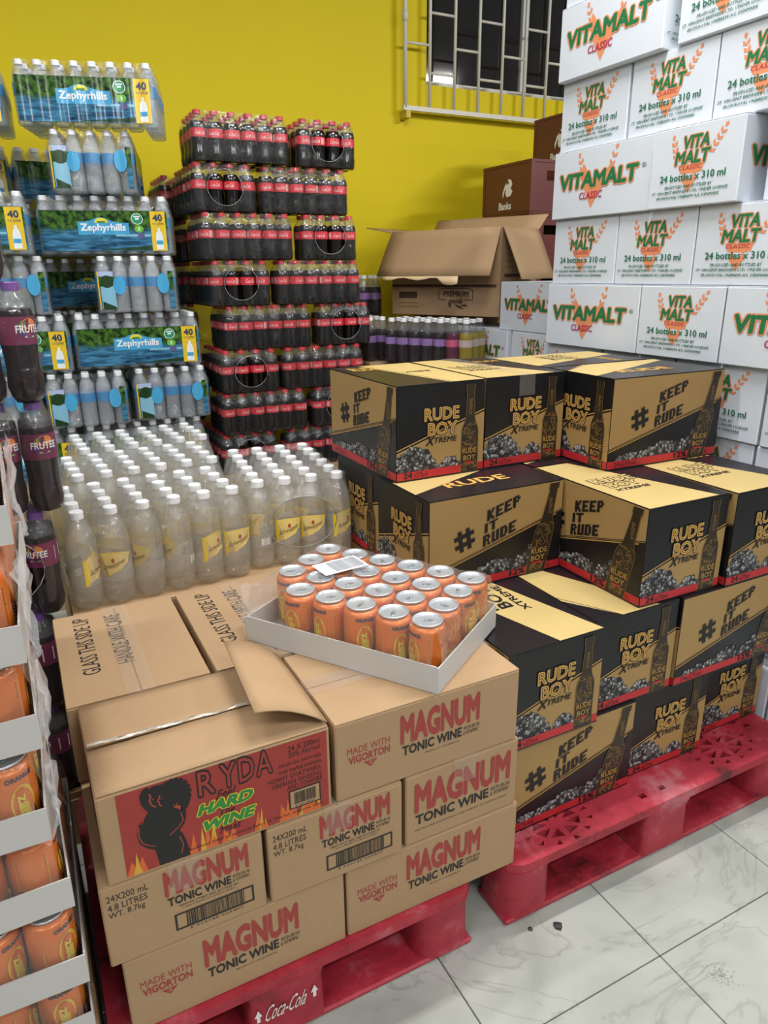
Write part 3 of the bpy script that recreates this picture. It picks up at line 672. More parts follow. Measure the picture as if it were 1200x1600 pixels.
# ------------------------------------------------------------------ black and gold cartons
g2_ = 'black and gold cartons stacked on the red pallet'
def rude(label, x0, y0, lay, o, tv=0, rot=0.0, v=0):
    W, D = (RL, RS) if o == 'L' else (RS, RL)
    H = .2245; z = .1558 + lay * .2257
    f, sd = (RUDE_L[v], RUDE_S[v]) if o == 'L' else (RUDE_S[v], RUDE_L[v])
    e = carton('lager_carton_' + o, label, 'carton', g2_, x0 + W / 2, y0 + D / 2, z, W, D, H, rot, front=f, left=sd, right=sd, body=blackboard, name='lager_carton', tp='taped' in label)
    if o == 'S': put('printed_top', RUDE_T[tv], e, (-W / 2, -D / 2, H), (-PI / 2, 0, 0))
    else: put('printed_top', RUDE_T[tv], e, (-W / 2, D / 2, H), (-PI / 2, 0, -PI / 2))
    return e
rude('bottom-layer black and gold carton, slogan side showing, beside the brown cartons', .755, .968, 0, 'L', 0, R(.4))
rude('bottom-layer black and gold carton, middle of three, name side showing', 1.146, .985, 0, 'S', 0, R(-.8), 1)
rude('bottom-layer black and gold carton, rightmost on the red pallet', 1.405, 1.018, 0, 'S', 0, R(.2))
rude('second-layer black and gold carton beside the brown cartons, gold band on top', .7505, .953, 1, 'S', 1, R(.2), 1)
rude('second-layer black and gold carton, middle, partly covered dark top', .996, .978, 1, 'S', 2, R(-.3))
rude('second-layer black and gold carton at right, slogan side showing', 1.2425, .972, 1, 'L', 0, R(.3), 1)
rude('third-layer black and gold carton behind the can tray, slogan side showing', .745, 1.246, 2, 'L', 2, R(.3))
rude('third-layer black and gold carton at back left, beside the clear soda bottles', .749, 1.496, 2, 'L', 0, R(.2), 1)
rude('third-layer black and gold carton jutting forward, pale gold top, two sides showing', 1.122, .985, 2, 'S', 0, R(-.6))
rude('third-layer black and gold carton at the right photo edge', 1.372, .972, 2, 'S', 0, R(.4), 1)
rude('black and gold carton on top at left, slogan on its left side', .752, 1.407, 3, 'S', 3, R(.3))
rude('top-layer black and gold carton, second from left, taped upper edge', 1.003, 1.412, 3, 'S', 0, R(-.3), 1)
rude('dented black and gold carton on top at right, long slogan side facing forward', 1.252, 1.243, 3, 'L', 2, R(-1.2))
rude('black and gold carton on top at the back right with a lifted flap', 1.25, 1.498, 3, 'L', 0, R(.6), 1)
for lay in range(2):
    for k in range(3): rude('black and gold carton hidden in the back rows of the lower layers', .75 + k * .246, 1.397 if lay == 0 else 1.362, lay, 'S', 0)
rude('black and gold carton hidden in the third layer behind the front cartons', 1.124, 1.365, 2, 'L', 0)

# ------------------------------------------------------------------ white malt drink cartons (right wall of cartons)
g3 = 'white malt drink cartons in the tall wall'
ROWN = ['top', 'second', 'third', 'fourth', 'fifth', 'sixth', 'seventh', 'eighth', 'ninth', 'tenth', 'eleventh']
ORD = ['first', 'second', 'third', 'fourth']
def vit(label, y1, z, o, x=1.66, h=VH, rot=0.0, grp=g3):
    W, D = (VL, VS) if o == 'L' else (VS, VL)
    e = carton('malt_carton_' + o, label, 'carton', grp, x + D / 2, y1 - W / 2, z, W, D, h, -PI / 2 + rot, front=VIT_L if o == 'L' else VIT_S, right=VIT_S if o == 'L' else VIT_L, body=whiteboard, tp=False, name='malt_carton')
    return e
rows = [(1.852, .2 - .0035, -.014, [(1.996, 'L'), (1.548, 'S'), (1.262, 'S')]),
        (1.656, VH - .001, .012, [(1.998, 'S'), (1.706, 'S'), (1.419, 'S')]),
        (1.458, VH, -.008, [(1.995, 'L'), (1.577, 'S'), (1.249, 'L')]),
        (1.260, VH, .008, [(1.991, 'S'), (1.705, 'S'), (1.419, 'S')]),
        (1.062, VH, 0.0, [(1.998, 'L'), (1.583, 'S'), (1.295, 'L')]),
        (.864, VH, .022, [(2.03, 'S'), (1.738, 'S'), (1.447, 'S'), (1.155, 'S')]),
        (.666, VH, .03, [(2.04, 'S'), (1.747, 'S'), (1.455, 'S'), (1.165, 'S')]),
        (.472, .193, .03, [(2.0, 'L'), (1.58, 'L'), (1.165, 'S')]),
        (.278, .193, .03, [(2.0, 'S'), (1.71, 'S'), (1.42, 'S'), (1.13, 'S')]),
        (.084, .193, .012, [(2.0, 'L'), (1.58, 'S'), (1.29, 'S'), (1.0, 'S')])]
for ri, (z, h, dx, bx) in enumerate(rows):
    for ci, (y1, o) in enumerate(bx):
        d = dx + (.03 if (ri, ci) == (2, 2) else 0) - (.008 if (ri, ci) == (2, 1) else 0) + (.015 if (ri, ci) == (0, 1) else 0)
        if True:
            side = 'wide-name' if o == 'L' else 'bottle-count'
            place = 'leftmost' if ci == 0 else ORD[ci] + ' from left'
            vit('white malt drink carton, %s side, %s in %s row of the carton wall' % (side, place, ROWN[ri]), y1, z, o, 1.66 + d, min(h, VH), jit(.12))
vit('uppermost white malt drink carton at left, cut by the upper photo edge', 1.99, 2.0495, 'L', 1.655)
vit('uppermost white malt drink carton at right, cut by the upper photo edge', 1.57, 2.0495, 'L', 1.665)
g4 = 'white malt drink cartons behind the wall of cartons'
vit('white malt drink carton standing alone left of the carton wall, above two others', 2.60, 1.062, 'L', 1.90, grp=g4, rot=R(-1))
vit('white malt drink carton furthest left and back, beside the small bottles', 2.93, .864, 'L', 1.885, grp=g4)
vit('white malt drink carton squeezed between the furthest one and the carton wall', 2.505, .864, 'S', 1.90, grp=g4)
for k in range(4):
    vit('white malt drink carton hidden below the far ones', 2.93, .074 + k * .1975, 'L', 1.89, grp=g4); vit('white malt drink carton hidden below the far ones', 2.505, .074 + k * .1975, 'S', 1.90, grp=g4)
wood = M('pallet_wood', '#8a6b45', .8, var=.2, scale=14)
def wpallet(label, x0, x1, y0, y1, h):
    e = put('wooden_pallet', None, None, ((x0 + x1) / 2, (y0 + y1) / 2, 0), label=label, cat='pallet', group='low wooden pallets'); hx, hy = (x1 - x0) / 2, (y1 - y0) / 2
    t = min(.018, h * .25)
    for k in range(5):
        y = -hy + .05 + k * (2 * hy - .1) / 4; put('deck_board', B().box(-hx, hx, y - .045, y + .045, h - t, h).mesh('deck_board', [wood]), e)
    for x in (-hx + .04, 0, hx - .04): put('bearer', B().box(x - .04, x + .04, -hy, hy, 0, h - t - .0003).mesh('bearer', [wood]), e)
wpallet('low wooden pallet under the white carton wall', 1.67, 2.13, .70, 2.0, .0835)
wpallet('low wooden pallet under the far white cartons', 1.88, 2.32, 2.2, 2.94, .0735)

# ------------------------------------------------------------------ bottles
def wrap(r, cx_ang=-PI / 2):                                # map flat print onto a cylinder; x along the arc
    def fn(x, y, off):
        a = cx_ang + x / r; return ((r + off) * math.cos(a), (r + off) * math.sin(a), y)
    return fn
KIND = {}
def bottle_kind(key, prof, mats, seg_m, cap, capm, lab, h, r, rc, zs, seg=16, lobes=0):
    b = B(); b.lathe(prof, seg, mats=seg_m, lobes=lobes, lobe=.16, lobemax=.03)
    cb = B(); z0, z1, cr = cap
    cb.lathe([(cr * .98, z0), (cr, z0 + .002), (cr, z1 - .002), (cr * .9, z1)], 14, smooth=False)
    KIND[key] = dict(body=b.mesh(key, mats), cap=cb.mesh('cap', [capm]), labels=lab, h=h, r=r, rc=rc, zs=zs)
def band(r, z0, z1, m, a0=0, a1=2 * PI, seg=20):
    b = B(); n = max(2, int(seg * (a1 - a0) / (2 * PI)))
    g = [[(r * math.cos(a0 + (a1 - a0) * i / n), r * math.sin(a0 + (a1 - a0) * i / n), z) for i in range(n + 1)] for z in (z0, z1)]
    return b.sheet(g, 0), [m]
def label_mesh(r, z0, z1, m, deco):
    b, ms = band(r, z0, z1, m)
    P = Print(2 * PI * r, z1 - z0); deco(P)
    o = len(ms); fn = wrap(r)
    for vs, fs, mi, l in P.it: b.add([fn(p[0] - PI * r, p[1] + z0, .0002 + .0002 * l + (p[2] * 2e-5 if len(p) > 2 else 0)) for p in vs], fs, mi + o)
    return b.mesh('label', ms + P.mats)
cola = M('cola_liquid', '#0c0807', 0.13, spec=.8); neck = FILM('clear_pet', (.93, .94, .93), .05, .06, .08, .0, 20)
water = FILM('water_bottle_pet', (.95, .98, 1.0), .16, .3, .05, .8, 90, (.92, .96, 1.0), (1, 1, 2), .35)
tonic = FILM('soda_bottle_pet', (.995, .98, .94), .12, .2, .06, .5, 60, (.98, .94, .80), (1, 1, 1), .3); tonic_neck = FILM('soda_bottle_neck', (.995, .995, .99), .10, .2, .06, .3, 60, (.97, .98, .97), (1, 1, 1), .3)
grape = M('grape_liquid', '#1c1016', 0.07, spec=.6)
redcap = M('red_cap', '#bf2530', .35); whitecap = M('white_cap', '#eef0f2', .4); purplecap = M('purple_cap', '#6a3b8c', .35)
cokelab = M('cola_label_red', '#c8323c', .28); white_i = M('white_ink', '#e2dfdc', .4); pinkish = M('cola_label_pale', '#d9a9a9', .4)
def d_coke(P):
    for k in range(3):
        x = .03 + k / 3
        P.text('Coca-Cola', x, .25, x + .21, .75, white_i, 1, 0.0, .3, res=1)
        if k == 1: P.rect(x + .23, .12, x + .30, .88, pinkish, 1)
COKE_L = label_mesh(.0302, .082, .112, cokelab, d_coke)
bottle_kind('cola_bottle', [(.018, .001), (.026, .0), (.0302, .008), (.0306, .030), (.0285, .048), (.0295, .066), (.0299, .080), (.0299, .114), (.0302, .122), (.0265, .136), (.0255, .138), (.0195, .150), (.0128, .158), (.0124, .163)],
            [cola, neck], [0] * 9 + [1] * 4, (.1605, .1755, .0145), redcap, COKE_L, .1755, .0306, .0145, .125, 14, 5)
def d_grape(P):
    P.rect(.05, .1, .3, .9, white_i, 1); P.rect(.5, .1, .8, .9, white_i, 1)
GL_ = label_mesh(.0302, .085, .115, M('lilac_label', '#8d6aa8', .4), d_grape)
gprof = [(.018, .001), (.026, .0), (.0302, .008), (.0306, .030), (.0285, .048), (.0295, .066), (.0299, .080), (.0299, .118), (.0302, .126), (.0265, .142), (.0255, .146), (.0195, .165), (.0128, .178), (.0124, .184)]
bottle_kind('grape_soda_bottle', gprof, [grape, neck], [0] * 9 + [1] * 4, (.182, .198, .0145), whitecap, GL_, .198, .0306, .0145, .13, 14, 5)
bottle_kind('red_soda_bottle', gprof, [M('red_soda', '#5a1f38', .08), neck], [0] * 9 + [1] * 4, (.182, .198, .0145), whitecap, label_mesh(.0302, .085, .115, M('pink_label', '#c0507a', .4), d_grape), .198, .0306, .0145, .13, 14, 5)
bottle_kind('yellow_soda_bottle', gprof, [M('yellow_soda', '#8a7a1c', .08), neck], [0] * 9 + [1] * 4, (.182, .198, .0145), whitecap, label_mesh(.0302, .085, .115, M('pale_label', '#b9a7a0', .4), d_grape), .198, .0306, .0145, .13, 14, 5)
zl_blue = M('water_label_blue', '#3f86b8', .4)
def d_zeph(P):
    P.rect(0, .55, 1, .75, M('water_label_green', '#2f7d58', .4), 1); P.rect(0, .0, 1, .2, white_i, 1)
wp = [(.017, .001), (.024, .0), (.0288, .007)]
for k in range(5): wp += [(.0288, .012 + k * .016), (.0272, .020 + k * .016)]
wp += [(.0288, .094), (.0288, .130), (.0282, .138), (.0240, .160), (.0160, .178), (.0122, .184), (.0122, .190)]
bottle_kind('water_bottle', wp, [water], [0] * (len(wp) - 1), (.187, .2035, .0140), whitecap, label_mesh(.0290, .095, .129, zl_blue, d_zeph), .2035, .0288, .014, .145, 14)
syel = M('soda_label_yellow', '#ecca10', .35); sclear = FILM('clear_label', (.99, .99, .99), .12, .02, .2, 0, 20); sink = M('label_ink', '#3a3426', .5); sgrey = M('label_grey_ink', '#77756c', .5)
def d_schw(P):
    P.poly([(.03, .10), (.14, .22), (.26, .42), (.34, .62), (.38, .98), (.03, .98)], syel, 1); P.rect(.0, .02, .035, .98, syel, 1)
    P.text('Schweppes', .06, .33, .31, .56, sink, 2, 0.0, .3, vs=.35); P.ell(.19, .78, .018, .09, M('soda_seal_red', '#b5452e', .5), 2, 10)
    for k in range(6): P.rect(.52, .45 + k * .07, .76, .48 + k * .07, sgrey, 1)
    P.rect(.52, .1, .62, .38, white_i, 1)
    for k in range(8): P.rect(.66 + k * .013, .1, .668 + k * .013, .38, sink, 1)
    P.text('Schweppes', .40, .5, .49, .6, sgrey, 1, 0, res=1)
SW_L = label_mesh(.0337, .058, .122, sclear, d_schw)
sp = [(.016, .003), (.024, .0), (.0315, .010), (.0332, .024), (.0325, .050), (.0332, .058), (.0332, .124), (.0332, .145), (.0318, .160), (.0255, .184), (.0185, .200), (.0135, .208), (.0132, .213)]
bottle_kind('soda_bottle', sp, [tonic, tonic_neck], [0] * 8 + [1] * 4, (.2095, .2265, .0152), whitecap, SW_L, .2265, .0334, .0152, .160, 20, 5)
fr_lab = M('maroon_label', '#6e2549', .35)
def d_frut(P):
    for x in (.30, .80):
        P.ell(x, .55, .10, .32, M('label_blue', '#2b2f86', .4), 1, 16).ell(x + .01, .74, .075, .2, M('label_orange', '#d98147', .4), 2, 14).poly([(x - .1, .62), (x - .07, .86), (x - .02, .8), (x - .05, .66)], M('label_leaf', '#4d7a3a', .4), 3)
        P.text('FRUTEE', x - .12, .42, x + .12, .70, white_i, 4, 0.03, .05).rect(x - .05, .26, x + .05, .31, M('label_lime', '#8fbf4a', .4), 3)
    P.rect(0, .0, 1, .14, M('label_maroon_pale', '#8d4468', .35), 1)
    P.rect(.5, .2, .62, .8, white_i, 1)
FR_L = label_mesh(.0335, .112, .165, fr_lab, d_frut)
fp = [(.016, .003), (.024, .0), (.0315, .012), (.0335, .030), (.0305, .062), (.0318, .095), (.0330, .110), (.0330, .167), (.0318, .178), (.0255, .196), (.0195, .205), (.0140, .211), (.0138, .214)]
bottle_kind('fruit_soda_bottle', fp, [grape, neck], [0] * 8 + [1] * 4, (.2115, .2285, .0160), purplecap, FR_L, .2285, .0336, .016, .178, 22, 5)

def film_mesh(nx, ny, p, K, hole=None, sag=.016, mat=None, hs=(.62, .66), sides=True, top=True, scal=.007):
    r, h, rc, zs = K['r'], K['h'], K['rc'], K['zs']; ax, ay = (nx - 1) / 2 * p, (ny - 1) / 2 * p
    path = []                                               # (base point, normal, side id, scallop phase)
    q = 4
    for sid, (a, b_, n, cnt) in enumerate((((-ax, -ay), (ax, -ay), (0, -1), nx), ((ax, -ay), (ax, ay), (1, 0), ny), ((ax, ay), (-ax, ay), (0, 1), nx), ((-ax, ay), (-ax, -ay), (-1, 0), ny))):
        m_ = max(1, (cnt - 1) * q)
        for k in range(m_ + 1):
            t = k / m_; path.append(((a[0] + (b_[0] - a[0]) * t, a[1] + (b_[1] - a[1]) * t), n, sid, .5 - .5 * math.cos(2 * PI * t * (cnt - 1))))
        n2 = {0: (1, 0), 1: (0, 1), 2: (-1, 0), 3: (0, -1)}[sid]
        for k in (1, 2):
            a_ = PI / 2 * k / 3; c, s_ = math.cos(a_), math.sin(a_); path.append((b_, (n[0] * c + n2[0] * s_, n[1] * c + n2[1] * s_), 9, 0))
    lev = [.004] + [zs * k / 7 for k in range(1, 8)] + [zs + (h - zs) * t for t in (.35, .7, .97)]
    vs = []; N_ = len(path)
    for z in lev:
        rr = r + .0022 if z <= zs else rc + .004 + (r - rc - .002) * max(0, (1 - (z - zs) / (h - zs)) ** 1.3)
        if z < .01: rr -= .004
        for (bx, by), n, sid, sc in path: vs.append((bx + n[0] * (rr - scal * sc), by + n[1] * (rr - scal * sc), z))
    fs = []; inside = set()
    if hole is not None:
        ha = (ax if hole in (0, 2) else ay) * hs[0] + .012; cz = h * .50; hb = h * hs[1] * .5
        def val(i):
            (bx, by), n, sid, sc = path[i % N_]
            if sid != hole: return 9
            u = bx if hole in (0, 2) else by; return math.hypot(u / ha, (vs[i][2] - cz) / hb)
        inside = {i for i in range(len(vs)) if val(i) < 1.0}
    for l in range(len(lev) - 1):
        for k in range(N_):
            k2 = (k + 1) % N_; f = (l * N_ + k, l * N_ + k2, (l + 1) * N_ + k2, (l + 1) * N_ + k)
            if sum(i in inside for i in f) < 3: fs.append(f)
    for i in inside:                                        # pull the rim of the opening onto the ellipse
        v = vs[i]; u = v[0] if hole in (0, 2) else v[1]; d = max(.2, math.hypot(u / ha, (v[2] - cz) / hb)); 
        nu, nz = u / d, cz + (v[2] - cz) / d; vs[i] = (nu, v[1], nz) if hole in (0, 2) else (v[0], nu, nz)
    b = B(); b.add(vs, fs, 0, True)
    if hole is not None:                                    # thick shrunken lip round the opening
        pts = []
        yy = -(ay + r + .002) if hole == 0 else 0
        for k in range(25):
            a_ = 2 * PI * k / 24; pts.append((ha * math.cos(a_), -(ay + r + .0005), cz + hb * math.sin(a_)) if hole == 0 else (ax + r + .0005, ha * math.cos(a_), cz + hb * math.sin(a_)))
        if hole in (0, 1): b.tube(pts, .0011, 5, 1)
    if top:
        st = 4; g = []
        for j in range((ny - 1) * st + 3):
            row = []
            for i in range((nx - 1) * st + 3):
                x = -ax + p * (min(max(i - 1, 0), (nx - 1) * st)) / st + (-1 if i == 0 else (1 if i == (nx - 1) * st + 2 else 0)) * (rc + .004)
                y = -ay + p * (min(max(j - 1, 0), (ny - 1) * st)) / st + (-1 if j == 0 else (1 if j == (ny - 1) * st + 2 else 0)) * (rc + .004)
                fx = ((x + ax) / p); fy = ((y + ay) / p); d = math.hypot(fx - round(min(max(fx, 0), nx - 1)), fy - round(min(max(fy, 0), ny - 1))) * p
                t = min(1, max(0, (d - rc * .9) / (p * .72 - rc * .9))); row.append((x, y, h + .0012 - sag * t * t * (3 - 2 * t)))
            g.append(row)
        b.sheet(g)
    me = b.mesh('shrink_wrap', [mat or film_clear, M('film_lip', '#8e9196', .25)])
    return me
FILMS = {}
def pack(name, label, group, kind, x, y, z, rot, nx, ny, p, hole=None, keep=None, film='f', mat=None, sag=.016, rlab=None, cat='bottle pack', hs=(.62, .66), seed=0, mix=None):
    e = put(name, None, None, (x, y, z), (0, 0, rot), label, cat, group); rnd = random.Random(seed or (hash((round(x, 3), round(z, 3))) & 0xffff))
    for j in range(ny):
        for i in range(nx):
            if keep and not keep(i, j): continue
            K = KIND[mix(i, j) if mix else kind]
            a = rnd.uniform(0, 2 * PI) if rlab is None else rlab(rnd)
            o = put('bottle', K['body'], e, ((i - (nx - 1) / 2) * p, (j - (ny - 1) / 2) * p, 0), (0, 0, a))
            put('cap', K['cap'], o); put('label', K['labels'], o)
    if film:
        k = (kind, nx, ny, round(p, 4), hole, sag, mat.name if mat else '')
        if k not in FILMS: FILMS[k] = film_mesh(nx, ny, p, KIND[kind], hole, sag, mat, hs)
        put('shrink_wrap', FILMS[k], e)
    return e

# plain cartons that carry the far stacks (mostly hidden)
def support(label, x0, x1, y0, y1, z1):
    carton('plain_carton_%d' % int(z1 * 1000) + '%d' % int(x0 * 1000), label, 'carton', 'plain brown cartons under the drink packs', (x0 + x1) / 2, (y0 + y1) / 2, .0002, x1 - x0, y1 - y0, z1 - .0008, 0, name='plain_carton')

# ------------------------------------------------------------------ cola stack
CP = .0645; gc = 'shrink-wrapped cola packs stacked by the yellow wall'
crow = [[(6, .752), (4, 1.172)], [(4, .735), (6, 1.007)], [(6, .750), (4, 1.168)], [(4, .772), (6, 1.052)], [(6, .818), (4, 1.232)], [(4, .79), (6, 1.061)], [(6, .780), (4, 1.19)], [(4, .765), (6, 1.06)]]
for ri, row in enumerate(crow):
    z = 1.882 - .1755 - ri * .1768
    for ci, (n, x0) in enumerate(row):
        d = 10 - n
        keep = (lambda i, j: True) if ri == 0 else ((lambda i, j: j < 2 or i == 0) if ci == 0 else (lambda i, j: j < 2))
        pack('cola_pack', 'cola pack, %s, %s in %s row of the cola stack' % ('six-bottle side facing' if n == 6 else 'open film end facing', 'left' if ci == 0 else 'right', ROWN[ri]),
             gc, 'cola_bottle', x0 + (n - 1) / 2 * CP, 2.97 + (d - 1) / 2 * CP + (.008 if ri % 3 == 1 else 0), z, R(random.uniform(-1.2, .8)), n, d, CP, hole=0 if n == 4 else None, keep=keep, rlab=lambda r_: -PI / 2 * 0 + r_.choice((0, 2.1, 4.2)) + r_.uniform(-.5, .5), hs=(.6, .74))
for ri in range(1, 8):
    pack('cola_pack', 'dim cola pack behind the left end of the %s cola row' % ROWN[ri], gc, 'cola_bottle', .70 + 1.5 * CP, 3.415 + 2 * CP, 1.882 - .1755 - ri * .1768, R(-1), 4, 5, CP, keep=lambda i, j: i < 2)
support('plain brown carton hidden under the back cola packs', .67, .93, 3.38, 3.70, 1.882 - .1755 - 7 * .1768)
support('plain brown carton hidden under the cola packs', .725, 1.45, 2.93, 3.35, 1.882 - .1755 - 7 * .1768)

# ------------------------------------------------------------------ bottled water stack
def zeph_bg():
    m = bpy.data.materials.new('lake_print'); m.use_nodes = True; nt = m.node_tree; N = nt.nodes.new; L = nt.links.new
    b = nt.nodes['Principled BSDF']; b.inputs['Roughness'].default_value = .16; tc = N('ShaderNodeTexCoord'); sp_ = N('ShaderNodeSeparateXYZ'); L(tc.outputs['Object'], sp_.inputs[0])
    n1 = N('ShaderNodeTexNoise'); n1.inputs['Scale'].default_value = 55; n1.inputs['Detail'].default_value = 5; L(tc.outputs['Object'], n1.inputs['Vector'])
    g = N('ShaderNodeValToRGB'); e = g.color_ramp.elements; e[0].position = .38; e[0].color = lin('#0f2412'); e[1].position = .68; e[1].color = lin('#4f7a2e'); L(n1.outputs[0], g.inputs[0])
    mp = N('ShaderNodeMapping'); mp.inputs['Scale'].default_value = (6, 6, 40); L(tc.outputs['Object'], mp.inputs[0])
    n2 = N('ShaderNodeTexNoise'); n2.inputs['Scale'].default_value = 2.2; n2.inputs['Detail'].default_value = 4; n2.inputs['Distortion'].default_value = .8; L(mp.outputs[0], n2.inputs['Vector'])
    w_ = N('ShaderNodeValToRGB'); e = w_.color_ramp.elements; e[0].position = .3; e[0].color = lin('#0d2a48'); e[1].position = .75; e[1].color = lin('#4f93b8'); L(n2.outputs[0], w_.inputs[0])
    ad = N('ShaderNodeMath'); ad.operation = 'MULTIPLY_ADD'; ad.inputs[1].default_value = .05; L(n1.outputs[0], ad.inputs[0]); L(sp_.outputs[2], ad.inputs[2])
    st = N('ShaderNodeMapRange'); st.inputs['From Min'].default_value = .098; st.inputs['From Max'].default_value = .118; L(ad.outputs[0], st.inputs[0])
    mx = N('ShaderNodeMix'); mx.data_type = 'RGBA'; L(st.outputs[0], mx.inputs['Factor']); L(w_.outputs[0], mx.inputs['A']); L(g.outputs[0], mx.inputs['B']); L(mx.outputs['Result'], b.inputs['Base Color'])
    return m
lake = zeph_bg(); ZP = .0595; ZN, ZM = 8, 5
banner = M('banner_blue', '#4aa0cc', .2); sun = M('sun_yellow', '#d8cf3a', .25); badge = M('badge_green', '#2f8f62', .25); zyel = M('strip_yellow', '#dcb82a', .25); znavy = M('strip_navy', '#23395c', .3); lime = M('badge_lime', '#6fb43f', .25); navyred = M('badge_navy', '#5a5a86', .3); leafd = M('leaf_dark', '#1d3a1c', .3); cream = M('print_white', '#e3e8ea', .25); foam = M('print_pale_blue', '#7fb3c9', .25)
def zx(n): return (n - 1) / 2 * ZP + KIND['water_bottle']['r'] * .55
def zmap(n, m_):                                             # follow the bulges of the bottles behind the printed film
    r = KIND['water_bottle']['r']
    def fn(x, y, off):
        X = x - zx(n); ph = (X + (n - 1) / 2 * ZP) / ZP; sc = .5 - .5 * math.cos(2 * PI * ph)
        return (X, -((m_ - 1) / 2 * ZP + r + .0032 - .005 * sc) - off * 1.6, .012 + y)
    return fn
def zpanel_bg(n, m_, u0, u1, v0, v1):
    f = zmap(n, m_); W = 2 * zx(n); k = max(4, int((u1 - u0) * n * 6)); b = B()
    b.sheet([[f(W * (u0 + (u1 - u0) * i / k), .14 * (v0 + (v1 - v0) * j / 5), 0) for i in range(k + 1)] for j in range(6)])
    return b
def zfront():
    b = zpanel_bg(ZN, ZM, 0, 1, 0, 1); f = zmap(ZN, ZM); P = Print(2 * zx(ZN), .14)
    hump = lambda u: .72 + .12 * math.exp(-((u - .47) / .08) ** 2) - .05 * (u - .3)
    P.slab(.29, .69, .40, hump, banner, 1, 24)
    P.slab(.42, .53, .70, lambda u: .70 + .12 * math.sqrt(max(0, 1 - ((u - .475) / .055) ** 2)), sun, 2, 10).slab(.445, .505, .70, .745, M('sun_text_green', '#4d7a1e', .3), 3, 5)
    P.text('Zephyrhills', .31, .445, .665, .68, cream, 4, 0.03)
    P.slab(.58, .86, .36, .42, foam, 1, 14); P.slab(.45, .86, .02, lambda u: .05 + .25 * max(0, (u - .55)), leafd, 1, 18)
    for cx, cy, ry, m in ((.76, .80, .14, badge), (.77, .55, .09, lime), (.78, .38, .08, navyred)): P.oval(cx, cy, .042 * (ry / .11) ** .6, ry, m if m is not badge else cream, 1).oval(cx, cy, .037 * (ry / .11) ** .6, ry * .88, m, 2)
    P.text('8', .762, .50, .778, .60, cream, 4, .02, res=1).slab(.745, .775, .78, .82, cream, 4, 3).slab(.735, .785, .84, .87, cream, 4, 4)
    P.slab(.865, .985, .0, .99, zyel, 1, 10); P.text('40', .885, .74, .965, .92, znavy, 3, .03); P.text('0.5 LITER', .88, .65, .975, .71, znavy, 3, 0, res=1)
    P.slab(.898, .957, .03, lambda u: .3 + .22 * math.sqrt(max(0, 1 - ((u - .9275) / .03) ** 2)), cream, 2, 8).slab(.918, .937, .48, .58, cream, 2, 3).slab(.9, .955, .16, .26, banner, 3, 6)
    for vs, fs, mi, l in P.it: b.add([f(p[0], p[1], .0003 * l + (p[2] * 2e-5 if len(p) > 2 else 0)) for p in vs], fs, mi + 1)
    return b.mesh('printed_film', [lake] + P.mats)
def zend():
    b = zpanel_bg(ZM, 6, 0, .2, 0, .98); f = zmap(ZM, 6); P = Print(2 * zx(ZM), .14)
    P.slab(.02, .21, .02, .60, foam, 1, 8).oval(.11, .72, .09, .16, leafd, 2).slab(.0, .2, .85, .98, M('print_lilac', '#a9b6d6', .25), 1, 6).slab(.03, .2, .0, lambda u: .22 - .9 * (u - .03), leafd, 2, 6).slab(-.012, .006, .0, .97, zyel, 3, 2)
    P.oval(.27, .62, .085, .24, banner, 2)
    for vs, fs, mi, l in P.it: b.add([f(p[0], p[1], .0003 * l + (p[2] * 2e-5 if len(p) > 2 else 0)) for p in vs], fs, mi + 1)
    return b.mesh('printed_film', [lake] + P.mats)
def zdot():
    f = zmap(ZM, 6); P = Print(2 * zx(ZM), .14); P.oval(.86, .66, .085, .26, banner, 2); b = B()
    for vs, fs, mi, l in P.it: b.add([f(p[0], p[1], .0003 * l) for p in vs], fs, mi)
    return b.mesh('printed_patch', P.mats)
ZF, ZE = zfront(), zend(); ZE2 = zpanel_bg(ZM, 6, .93, 1.0, 0, .98).mesh('printed_film', [lake]); ZE3 = zdot()
ZFS = zpanel_bg(6, ZM, 0, 1, 0, 1).mesh('printed_film', [lake])
def zeph(label, x, y, z, rot, o):
    if o == 'L':
        e = pack('water_pack', label, 'shrink-wrapped bottled water packs', 'water_bottle', x, y, z, rot, ZN, ZM, ZP, keep=lambda i, j: j < 2 or i in (0, 7), mat=film_clear, sag=.03)
        put('printed_film', ZF, e)
    else:
        e = pack('water_pack', label, 'shrink-wrapped bottled water packs', 'water_bottle', x, y, z, rot, ZM, 6, ZP, keep=lambda i, j: j < 2 or i in (0, 4), mat=film_clear, sag=.03)
        put('printed_film', ZE, e); put('printed_film', ZE2, e); put('printed_patch', ZE3, e); put('printed_film', ZFS, e, (0, 0, 0), (0, 0, PI / 2))
    return e
zz = lambda k: 2.0 - .2035 - k * .2105
def zfl(xl, yl, rot, o):                                     # from front-left corner to centre
    L_, D_ = (ZN * ZP, ZM * ZP) if o == 'L' else (ZM * ZP, 6 * ZP); c, s_ = math.cos(rot), math.sin(rot)
    return xl + c * L_ / 2 - s_ * D_ / 2, yl + s_ * L_ / 2 + c * D_ / 2
zlist = [('water pack on top of the water stack, printed long side facing', .135, 3.02, -17, 'L', 0), ('water pack second from top, end with film opening facing', .215, 3.00, -13, 'S', 1),
         ('water pack third from top, printed long side tilted toward the right', .150, 3.06, -14, 'L', 2), ('water pack fourth from top, end with film opening facing', .315, 2.97, -12, 'S', 3),
         ('water pack fifth from top beside the cola, printed long side facing', .215, 3.00, -5, 'L', 4), ('water pack sixth from top at right, end facing, touching the cola', .405, 2.95, -4, 'S', 5),
         ('water pack sixth from top at left, end facing', .085, 2.95, -5, 'S', 5), ('lowest visible water pack behind the white-capped soda bottles', .20, 2.97, -2, 'L', 6)]
